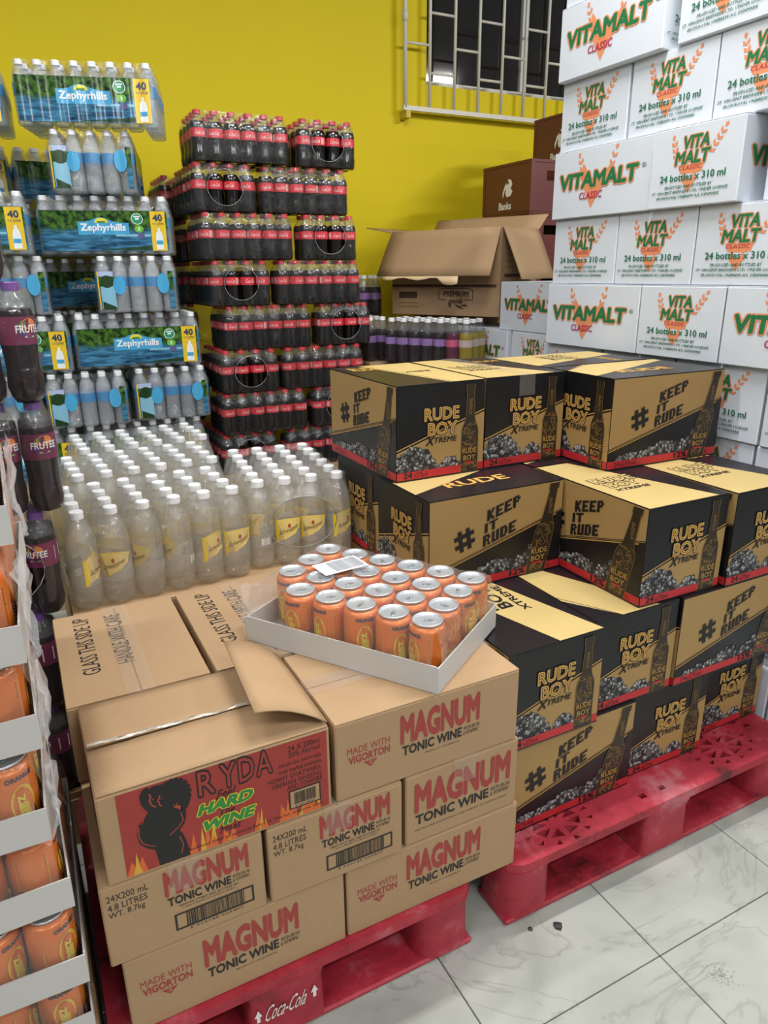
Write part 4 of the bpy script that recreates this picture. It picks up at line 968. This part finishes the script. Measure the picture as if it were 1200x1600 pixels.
for lb, x, y, a, o, k in zlist:
    cx, cy = zfl(x, y, R(a), o); zeph(lb, cx, cy, zz(k), R(a), o)
for lb, xr, y, a, o, k in (('water pack at the upper left photo edge, top of the left column', .115, 3.06, -6, 'L', 0), ('water pack in the left column with yellow count strip, third from top', .125, 2.93, -4, 'L', 2), ('water pack in the left column, end facing, fourth from top', .16, 2.97, -3, 'S', 3), ('water pack in the left column with yellow count strip beside the purple bottles', .205, 2.96, -2, 'L', 4), ('lowest visible water pack of the left column', .19, 2.97, -2, 'L', 6)):
    L_ = (ZN if o == 'L' else ZM) * ZP; cx, cy = zfl(xr - L_ * math.cos(R(a)), y - L_ * math.sin(R(a)), R(a), o); zeph(lb, cx, cy, zz(k), R(a), o)
for k in range(1, 6):
    for q, nm in ((-.37, 'left'), (.112, 'right')): zeph('dim water pack in the back row, %s of two, %s level from the top' % (nm, ROWN[k]), q + .24, 3.60, zz(k), R(.5), 'L')
support('plain brown carton hidden under the back row of water packs', -.36, .59, 3.45, 3.75, zz(5))
x_, y_ = zfl(-.24, 2.99, 0, 'S'); zeph('water pack of the left column half behind the purple bottles', x_, y_, zz(5), 0, 'S')
support('plain brown carton hidden under the water packs at right', .19, .69, 2.95, 3.3, zz(6)); support('plain brown carton hidden under the water packs at left', -.3, .185, 2.95, 3.3, zz(6))

# ------------------------------------------------------------------ clear soda packs with white caps
def seq(vals):                                              # label angles: a set list for the front row, random after that
    it = iter(vals); return lambda r_: next(it, None) or r_.uniform(0, 6.28)
SP = .0705; gs = 'shrink-wrapped clear soda packs with white caps'; sz = .588
pack('soda_pack', 'front clear soda pack with white caps, nearest the brown cartons', gs, 'soda_bottle', .240, 1.612 + 1.5 * .0775, sz, R(3.2), 6, 4, SP, mat=film_hazy, sag=.012, rlab=seq([3.0, 1.55, .75, .45, 2.5, 1.95]), seed=5)
pack('soda_pack', 'clear soda pack in the middle of the row going back', gs, 'soda_bottle', .272, 1.938 + 1.5 * .0715, sz + .001, R(3), 6, 4, SP, mat=film_hazy, sag=.012, seed=6)
pack('soda_pack', 'clear soda pack furthest back, against the bottled water', gs, 'soda_bottle', .318, 2.240 + 1.5 * .0715, sz + .002, R(3), 6, 4, SP, mat=film_hazy, sag=.012, seed=7)
pack('soda_pack', 'clear soda pack with film opening, beside the black cartons', gs, 'soda_bottle', .614, 1.642 + 2.5 * .0695, sz, R(-6.0), 4, 6, .0688, hole=0, mat=film_hazy, sag=.012, hs=(.75, .6), seed=8, rlab=seq([-.3, 1.9, 1.7, 2.5]))
support('plain brown carton hidden under the front clear soda packs', .03, .72, 1.57, 1.87, sz - .001); support('plain brown carton hidden under the back clear soda packs', .03, .72, 1.875, 2.55, sz - .001)

# ------------------------------------------------------------------ purple fruit soda packs at the left
gf = 'purple fruit soda packs at the left edge'
FPX = .0685
for k, (xr, yf, z) in enumerate(((.016, 1.60, 1.062), (.020, 1.605, .8325), (-.010, 1.60, .603), (-.040, 1.60, .3735), (-.045, 1.60, .144))):
    pack('fruit_soda_pack', ['purple fruit soda pack at the upper left edge with maroon label cropped', 'purple fruit soda pack in the middle with maroon logo label facing', 'purple fruit soda pack beside the nearest clear soda bottle', 'purple fruit soda pack behind the brown cartons, only caps showing', 'purple fruit soda pack lowest and darkest behind the can trays'][k],
         gf, 'fruit_soda_bottle', xr - 1.5 * FPX, yf + .5 * FPX, z, R(0), 4, 2, FPX, sag=.01, rlab=lambda r_, k=k: [2.0, 1.55, .9, 0, 0][k] + r_.uniform(-.15, .15), hole=0 if k == 2 else None, hs=(.9, .7))
wpallet('low wooden pallet under the purple soda packs', -.30, .0, 1.56, 1.72, .1435)
pack('fruit_soda_pack', 'topmost purple fruit soda pack, cut by the left photo edge', gf, 'fruit_soda_bottle', -.02 - 1.5 * FPX, 1.62 + .5 * FPX, 1.2915, 0, 4, 2, FPX, rlab=lambda r_: 1.2)

# ------------------------------------------------------------------ orange drink cans in trays
orange = M('can_orange', '#cc6a20', .32, .2, var=.18, scale=20); alu_c = M('can_aluminium', '#d4dae0', .34, .8); alu_d = M('can_aluminium_dull', '#a9b2bb', .3, .9)
canyel = M('can_yellow', '#c9a52c', .35); cannavy = M('can_navy', '#2b2f45', .4); canbrown = M('can_brown', '#7a3d14', .4)
cr = .0328; ch = .122
cb = B().lathe([(.022, .003), (.0235, 0), (.026, .003), (cr, .012), (cr, .104), (.0315, .1085), (.0275, .1165), (.0262, .1150)], 20)
KZ = .945
def squat(b_): b_.v = [(x, y, z * KZ) for x, y, z in b_.v]; return b_
CAN = squat(cb).mesh('drink_can', [orange])
lid = B().lathe([(.0266, .1175), (.0276, .1195), (.0277, .1212), (.0268, .122), (.0258, .1212), (.0245, .1165), (.0235, .1158), (.001, .1160)], 20); LID = squat(lid).mesh('lid', [alu_c])
tabv = []
for k in range(12):
    a = 2 * PI * k / 12; tabv.append((.0042 * math.cos(a) * 1.0 + 0, .0095 * math.sin(a) + .002))
tb = B(); n = len(tabv); tb.add([(x, y, .1172) for x, y in tabv] + [(x, y, .1188) for x, y in tabv], [tuple(range(n, 2 * n))] + [(i, (i + 1) % n, n + (i + 1) % n, n + i) for i in range(n)])
tb.lathe([(.0024, .1186), (.0026, .1196), (.001, .1198)], 8, cx=0, cy=-.002); TAB = squat(tb).mesh('pull_tab', [alu_d])
P = Print(2 * PI * cr, ch * KZ)
for x in (.12, .62):
    P.text('ORANGE', x - .085, .80, x + .085, .865, cannavy, 1, .05, res=2)
    P.ell(x, .5, .075, .24, canyel, 1, 18).ell(x, .48, .062, .21, orange, 2, 18)
    P.rect(x - .03, .16, x + .03, .5, canyel, 2); P.text('zade', x - .035, .22, x + .035, .62, M('can_lime', '#c8b53a', .35), 4, .03, rot=-90)
    P.poly([(x + .05, .1), (x + .11, .1), (x + .06, .42)], cannavy, 3).rect(x + .135, .1, x + .175, .36, cannavy, 3)
    for k in range(6): P.rect(x + .14, .12 + k * .04, x + .17, .135 + k * .04, M('can_pale', '#c7c2b6', .4), 4)
for x in (.36, .86):
    for k in range(5): P.rect(x - .09, .60 + k * .04, x + .09, .612 + k * .04, canbrown, 1)
    frame(P, x - .095, .36, x + .095, .8, .0007, canyel, 2); P.rect(x - .07, .14, x + .07, .32, canyel, 1)
    for k in range(9): P.rect(x - .06 + k * .013, .16, x - .054 + k * .013, .3, canbrown, 2)
CANP = P.mesh('can_print', wrap(cr))
trayw = M('tray_board', '#b9b7b3', .55, var=.05, scale=9)
CPP = .0672; TW, TD = 6 * CPP + .008, 4 * CPP + .008
def tray_mesh(W, D, h):
    t = .0025; b = B(); b.box(-W / 2, W / 2, -D / 2, D / 2, 0, .002)
    b.box(-W / 2, W / 2, -D / 2 - t, -D / 2, 0, h).box(-W / 2, W / 2, D / 2, D / 2 + t, 0, h).box(-W / 2 - t, -W / 2, -D / 2 - t, D / 2 + t, 0, h * .96).box(W / 2, W / 2 + t, -D / 2 - t, D / 2 + t, 0, h * .96)
    return b.mesh('tray', [trayw])
TRAY = tray_mesh(TW, TD, .052)
canfilm = FILM('can_tray_film', (1, 1, 1), .06, .06, .12, .5, 22, (.95, .90, .85))
def canfilm_mesh(W, D, cut=None):
    rnd = random.Random(12); b = B(); nx, ny = 24, 16
    g = []
    for j in range(ny + 1):
        row = []
        for i in range(nx + 1):
            x = -W / 2 + .010 + (W - .020) * i / nx; y = -D / 2 + .010 + (D - .020) * j / ny
            fx = (x + 2.5 * CPP) / CPP; fy = (y + 1.5 * CPP) / CPP; d = math.hypot(fx - round(fx), fy - round(fy)) * CPP
            row.append((x, y, .1190 + .0008 * rnd.random() - .007 * max(0, min(1, (d - .027) / .02))))
        g.append(row)
    b.sheet(g); top = g
    def side(edge, n):
        rows_ = []
        for z, o in ((.112, .002), (.100, .0065), (.085, .010), (.065, .0115), (.052, .0128)):
            rows_.append([(x + n[0] * (o + .0015 * rnd.random()), y + n[1] * (o + .0015 * rnd.random()), z + .002 * rnd.random()) for x, y, _ in edge])
        b.sheet([edge] + rows_)
    side(top[0], (0, -1)); side(top[-1], (0, 1)); side([r_[0] for r_ in top], (-1, 0)); side([r_[-1] for r_ in top], (1, 0))
    return b.mesh('shrink_wrap', [canfilm])
CANFILM = canfilm_mesh(TW, TD)
def can_tray(label, x, y, z, rot, keep=None, film=True, grp='stacked trays of orange cans at the left', seed=1, crot=None):
    e = put('can_tray', None, None, (x, y, z), (0, 0, rot), label, 'can tray', grp); rnd = random.Random(seed)
    put('tray', TRAY, e)
    for j in range(4):
        for i in range(6):
            if keep and not keep(i, j): continue
            c = put('can', CAN, e, ((i - 2.5) * CPP, (j - 1.5) * CPP, .0022), (0, 0, crot(i, j) if crot else rnd.uniform(0, 6.28)))
            put('lid', LID, c); put('pull_tab', TAB, c); put('can_print', CANP, c)
    if film: put('shrink_wrap', CANFILM, e)
    return e
rc_ = [.5, .3, 2.6, 2.3, .25, .4]
tr = can_tray('tray of orange drink cans in torn clear film on top of the brown cartons', .561, 1.151, .6114, R(-56), keep=lambda i, j: not (i == 0 and j == 0), grp=None, seed=3, crot=lambda i, j: -.75 + [0, .0, -.2, -2.4, -2.2, -.45][i] + .1 * j if j == 0 else (i * 1.7 + j * 2.3) % 6.28)
# paper barcode slip lying on the film
P = Print(.10, .062); paper = M('paper_label', '#e6e7e8', .55); barcode(P, .27, .08, .95, .92, M('slip_grey_ink', '#9a9da3', .5), 1, 3); P.rect(.05, .1, .2, .9, M('slip_pale', '#cfd1d4', .5), 1)
bs = B().cbox(0, .10, -.0004, .0, 0, .062, .0001).mesh('slip', [paper])
sl = put('label_slip', bs, tr, (-.085, -.035, .1212), (-PI / 2, 0, R(62))); put('printed_bars', P.mesh('slip_print'), sl)
# loose film bunched at the torn corner of the tray
rnd = random.Random(5); g = []
for j in range(7):
    row = []
    for i in range(9):
        t = i / 8; s_ = j / 6
        row.append((-TW / 2 - .004 - .035 * math.sin(PI * t) * (.4 + .6 * s_) + .004 * rnd.random(), -TD / 2 - .012 + .11 * t + .004 * rnd.random(), .012 + .095 * s_ * (1 - .35 * t) + .006 * rnd.random()))
    g.append(row)
put('torn_film', B().sheet(g).mesh('torn_film', [FILM('bunched_film', (1, 1, 1), .22, .1, .12, .7, 60)]), tr)
# stack of trays on the left
for k, z in enumerate((1.118, .989, .860, .731, .602, .473, .344, .215)):
    dx = (-.010, -.004, -.002, -.012, -.014, -.012, -.002, -.010)[k]; dy = (.16, .06, 0, .005, -.005, .0, -.005, .01)[k]
    names = ['top tray of orange cans in the left stack, film torn open', 'second tray of orange cans from the top of the left stack', 'third tray of orange cans in the left stack, grey board edge bulging', 'fourth tray of orange cans in the left stack', 'fifth tray of orange cans in the left stack, beside the red-printed carton', 'sixth tray of orange cans in the left stack', 'second lowest tray of orange cans in the left stack', 'lowest tray of orange cans in the left stack']
    can_tray(names[k], -.036 + dx - TD / 2, .872 + dy + TW / 2, z, R(90 + (-2, 1, -1.5, 1, -1, 1.5, -1, 0)[k]), keep=lambda i, j: i < 2 or j == 0, seed=20 + k)
    if k < 5:
        rn = random.Random(90 + k); t_ = bpy.data.objects[-1] if False else None
        o_ = [q for q in COL.objects if q.name.startswith('can_tray')][-1]; g = []
        for j in range(9):
            row = []
            for i in range(7):
                u, v_ = i / 6, j / 8
                row.append((-TW / 2 - .006 - .010 * rn.random() + .10 * u * u, -TD / 2 - .006 - .012 * rn.random() - .004 * math.sin(9 * v_ + k), .004 + .112 * v_ + .006 * rn.random()))
            g.append(row)
        put('loose_film', B().sheet(g).mesh('loose_film', [MATS['bunched_film']]), o_)
wpallet('low wooden pallet under the stacked can trays', -.50, -.04, .86, 1.40, .2145)

# ------------------------------------------------------------------ brown bottle crates by the wall
crate_m = M('crate_brown', '#5e2a26', .42, var=.08, scale=10)
def crate_mesh(W, D, H):
    b = B(); t = .012
    for s_ in (-1, 1):
        x0, x1 = (-W / 2, -W / 2 + t) if s_ < 0 else (W / 2 - t, W / 2); b.box(x0, x1, -D / 2 + t, D / 2 - t, .012, H - .012)
        y0, y1 = (-D / 2, -D / 2 + t) if s_ < 0 else (D / 2 - t, D / 2)
        hw, hz0, hz1 = .055, H * .62, H * .80                # hand hole in each end
        b.box(-W / 2, -hw, y0, y1, .012, H - .012).box(hw, W / 2, y0, y1, .012, H - .012).box(-hw, hw, y0, y1, .012, hz0).box(-hw, hw, y0, y1, hz1, H - .012)
    for z0, z1, o in ((0, .012, -.002), (H - .012, H, .003)):
        b.box(-W / 2 - o, W / 2 + o, -D / 2 - o, -D / 2 + t, z0, z1).box(-W / 2 - o, W / 2 + o, D / 2 - t, D / 2 + o, z0, z1).box(-W / 2 - o, -W / 2 + t, -D / 2 + t, D / 2 - t, z0, z1).box(W / 2 - t, W / 2 + o, -D / 2 + t, D / 2 - t, z0, z1)
    b.box(-W / 2 + t, W / 2 - t, -D / 2 + t, D / 2 - t, .004, .012)
    for x in (-W / 2, W / 2 - .014):
        for y in (-D / 2, D / 2 - .014): b.box(x - .002, x + .016, y - .002, y + .016, .012, H - .012)
    return b.mesh('crate_body', [crate_m])
CW, CD, CH = .298, .386, .2385
CRATE = crate_mesh(CW, CD, CH)
P = Print(CD, CH)
P.text('Banks', .36, .12, .62, .27, white_i, 1, .035, res=3)
P.poly([(.52, .36), (.60, .38), (.64, .46), (.60, .52), (.63, .60), (.60, .69), (.53, .70), (.56, .62), (.50, .60), (.47, .52), (.50, .5), (.49, .44)], white_i, 1).poly([(.44, .34), (.47, .46), (.50, .60), (.52, .66), (.47, .58), (.43, .44)], white_i, 1)
CRP = P.mesh('crate_logo')
darkb = M('dark_inside', '#15100e', .7)
for col, (x, n, top) in enumerate(((2.305, 7, 1.8), (2.612, 8, 2.0415))):
    for k in range(n):
        z = top - CH - k * .2412
        e = put('bottle_crate', None, None, (x + CW / 2, 2.95 + CD / 2 + (.0 if col == 0 else -.005), z), (0, 0, jit(.3)), 'dark brown bottle crate, %s from top in the %s crate column' % (['topmost', 'second', 'third', 'fourth', 'fifth', 'sixth', 'seventh', 'lowest'][k], ['nearer left', 'taller right'][col]), 'crate', 'dark brown bottle crates')
        put('crate_body', CRATE, e); put('printed_logo', CRP, e, (-CW / 2, CD / 2, 0), (0, 0, -PI / 2))
        put('bottle_divider', B().box(-CW / 2 + .013, CW / 2 - .013, -.003, .003, .0125, CH * .6).box(-.003, .003, -CD / 2 + .013, CD / 2 - .013, .0125, CH * .6).mesh('bottle_divider', [darkb]), e)
wpallet('low wooden pallet under the brown crates', 2.30, 2.92, 2.94, 3.35, .1105)

# ------------------------------------------------------------------ large open carton on the small bottles
oc = put('open_carton', None, None, (1.70, 3.21, 1.108), (0, 0, R(-66)), 'large open brown carton with drooping flaps by the yellow wall', 'carton')
ow, od, oh = .598, .33, .372; t = .004
bx_ = B(); bx_.box(0, ow, 0, t, 0, oh).box(0, ow, od - t, od, 0, oh).box(0, t, t, od - t, 0, oh).box(ow - t, ow, t, od - t, 0, oh).box(t, ow - t, t, od - t, 0, t)
put('body', bx_.mesh('open_body', [kraft, kraft_in]), oc)
def flap(name, a, b_, d, L_, taper, n=5, curve=0.0):
    a, b_, d = Vector(a), Vector(b_), Vector(d).normalized(); g = []
    for j in range(n + 1):
        s_ = j / n; dd = d * L_ * s_ + Vector((0, 0, -curve * s_ * s_)); sh = (b_ - a).normalized() * taper * s_
        g.append([(a - sh).lerp(b_ + sh, i / 6) + dd for i in range(7)])
    put(name, solid(B().sheet(g).mesh(name, [kraft]), .004), oc)
flap('front_flap', (.004, -.001, oh), (ow - .004, -.001, oh), (0, -.42, -.75), .215, .014, curve=.01)
flap('back_flap', (.0, od, oh), (ow, od, oh), (0, .55, .55), .10, .01)
flap('side_flap', (ow + .001, .005, oh), (ow + .001, od - .005, oh), (.42, -.12, -.75), .235, -.005, curve=.01)
flap('side_flap', (-.001, .01, oh), (-.001, od - .01, oh), (-.9, .0, .16), .17, .0)
put('torn_edge', solid(B().sheet([[(.02 + .43 * i / 12, -.108 - .008 * j, oh - .198 - .012 * j * (1 + .5 * math.sin(i * 1.3)) - (.02 * j if i > 9 else 0)) for i in range(13)] for j in range(2)]).mesh('torn_edge', [M('torn_paper', '#d6bb93', .85)]), .001), oc)
obr = M('carton_brown_ink', '#4a3026', .7); P = Print(ow, oh)
P.rect(.0, .335, .97, .37, obr, 1).rect(.07, .20, .25, .28, obr, 1)
P.text('PREMIUM', .50, .225, .73, .29, obr, 1, .04).text('goods', .55, .125, .68, .21, obr, 2, .04, .3)
P.line([(.46, .19), (.46, .30), (.5, .325), (.73, .325), (.77, .30), (.77, .19), (.7, .185)], .0038, obr, 1).line([(.46, .19), (.53, .185)], .0038, obr, 1)
P.poly([(.55, .12), (.58, .135), (.57, .09)], obr, 1).poly([(.60, .14), (.66, .12), (.70, .075), (.64, .09)], obr, 1).poly([(.66, .13), (.71, .14), (.73, .11), (.68, .11)], obr, 1)
for k in range(2): P.text(('BRAND CARTON', 'LIFT & ATTACH')[k] if False else 'IIIIIIIIIIII', .07, .125 - k * .06, .26, .17 - k * .06, obr, 1, 0, res=1) if False else P.rect(.07, .135 - k * .05, .26, .155 - k * .05, M('carton_faded_ink', '#8f7450', .7), 1)
P.poly([(.47, .56), (.62, .56), (.62, .44), (.60, .42), (.545, .39), (.49, .42), (.47, .44)], obr, 1); frame(P, .65, .40, .78, .56, .0015, obr)
P.text('PET 7oz', .18, .40, .32, .45, M('carton_faded_ink', '#8f7450', .7), 1, 0)
put('printed_panel', P.mesh('open_carton_print'), oc)
P = Print(od, oh); P.rect(.1, .45, .8, .49, obr, 1)
for k in range(5): P.rect(.15, .55 + k * .07, .75, .58 + k * .07, M('carton_faded_ink', '#8f7450', .7), 1)
put('printed_panel', P.mesh('open_carton_side_print'), oc, (ow, 0, 0), (0, 0, PI / 2))
bag = M('pale_liner', '#c8b48c', .6); put('paper_liner', B().lathe([(.001, .0), (.07, .005), (.06, .05), (.02, .075), (.001, .07)], 9, cx=.26, cy=.2, smooth=False).mesh('paper_liner', [bag]), oc, (0, 0, oh - .06))

# ------------------------------------------------------------------ small soda bottles under and beside the open carton
gb = 'small soda packs under the open carton'
mixk = lambda i, j: 'grape_soda_bottle' if i < 5 else ('red_soda_bottle' if i == 5 else 'yellow_soda_bottle')
pack('small_soda_pack', 'mixed purple, red and yellow soda pack beneath the open carton', gb, 'grape_soda_bottle', 1.695, 2.80, .9085, R(-60), 7, 3, .0625, mix=mixk, sag=.012, seed=9)
pack('small_soda_pack', 'purple soda pack right beside the cola stack, lilac labels', gb, 'grape_soda_bottle', 1.525, 3.14, .9085, R(0), 2, 4, .064, sag=.012, seed=10)
pack('small_soda_pack', 'lower soda pack with only white caps showing, beside the cola stack', gb, 'grape_soda_bottle', 1.475, 2.80, .70, R(-5), 2, 2, .064, sag=.012, seed=11)
pack('small_soda_pack', 'dim soda pack far back between the cola stack and the open carton', gb, 'grape_soda_bottle', 1.575, 3.37, 1.09, R(-5), 4, 2, .064, sag=.012, seed=12)
support('plain brown carton hidden under the soda packs beside the cola', 1.41, 1.545, 2.73, 2.87, .699); support('plain brown carton under the purple soda packs', 1.46, 1.60, 2.98, 3.26, .907); support('plain brown carton under the mixed soda pack', 1.555, 1.86, 2.62, 2.975, .907); support('plain brown carton under the open carton', 1.87, 2.23, 2.96, 3.3, 1.107); support('plain brown carton under the far soda pack', 1.44, 1.71, 3.30, 3.45, 1.089)

# ------------------------------------------------------------------ debris on the floor
for x, y, r in ((.83, .845, .011), (.775, .865, .006), (1.5, .95, .004)):
    rnd = random.Random(int(x * 100)); b = B(); pr = [(.001, 0), (r, .001), (r * .8, r * .35), (r * .2, r * .5), (.0005, r * .5)]; b.lathe(pr, 7, smooth=False)
    b.v = [(vx * rnd.uniform(.7, 1.2), vy * rnd.uniform(.6, 1.2), vz) for vx, vy, vz in b.v]
    put('plastic_chip', b.mesh('plastic_chip', [M('dark_chip', '#2c2624', .6)]), None, (x, y, .0004), label={.83: 'larger dark plastic chip on the floor by the pallet corner', .775: 'smaller brown chip on the floor by the pallet corner', 1.5: 'tiny dark speck on the open floor tiles'}[x], cat='debris')
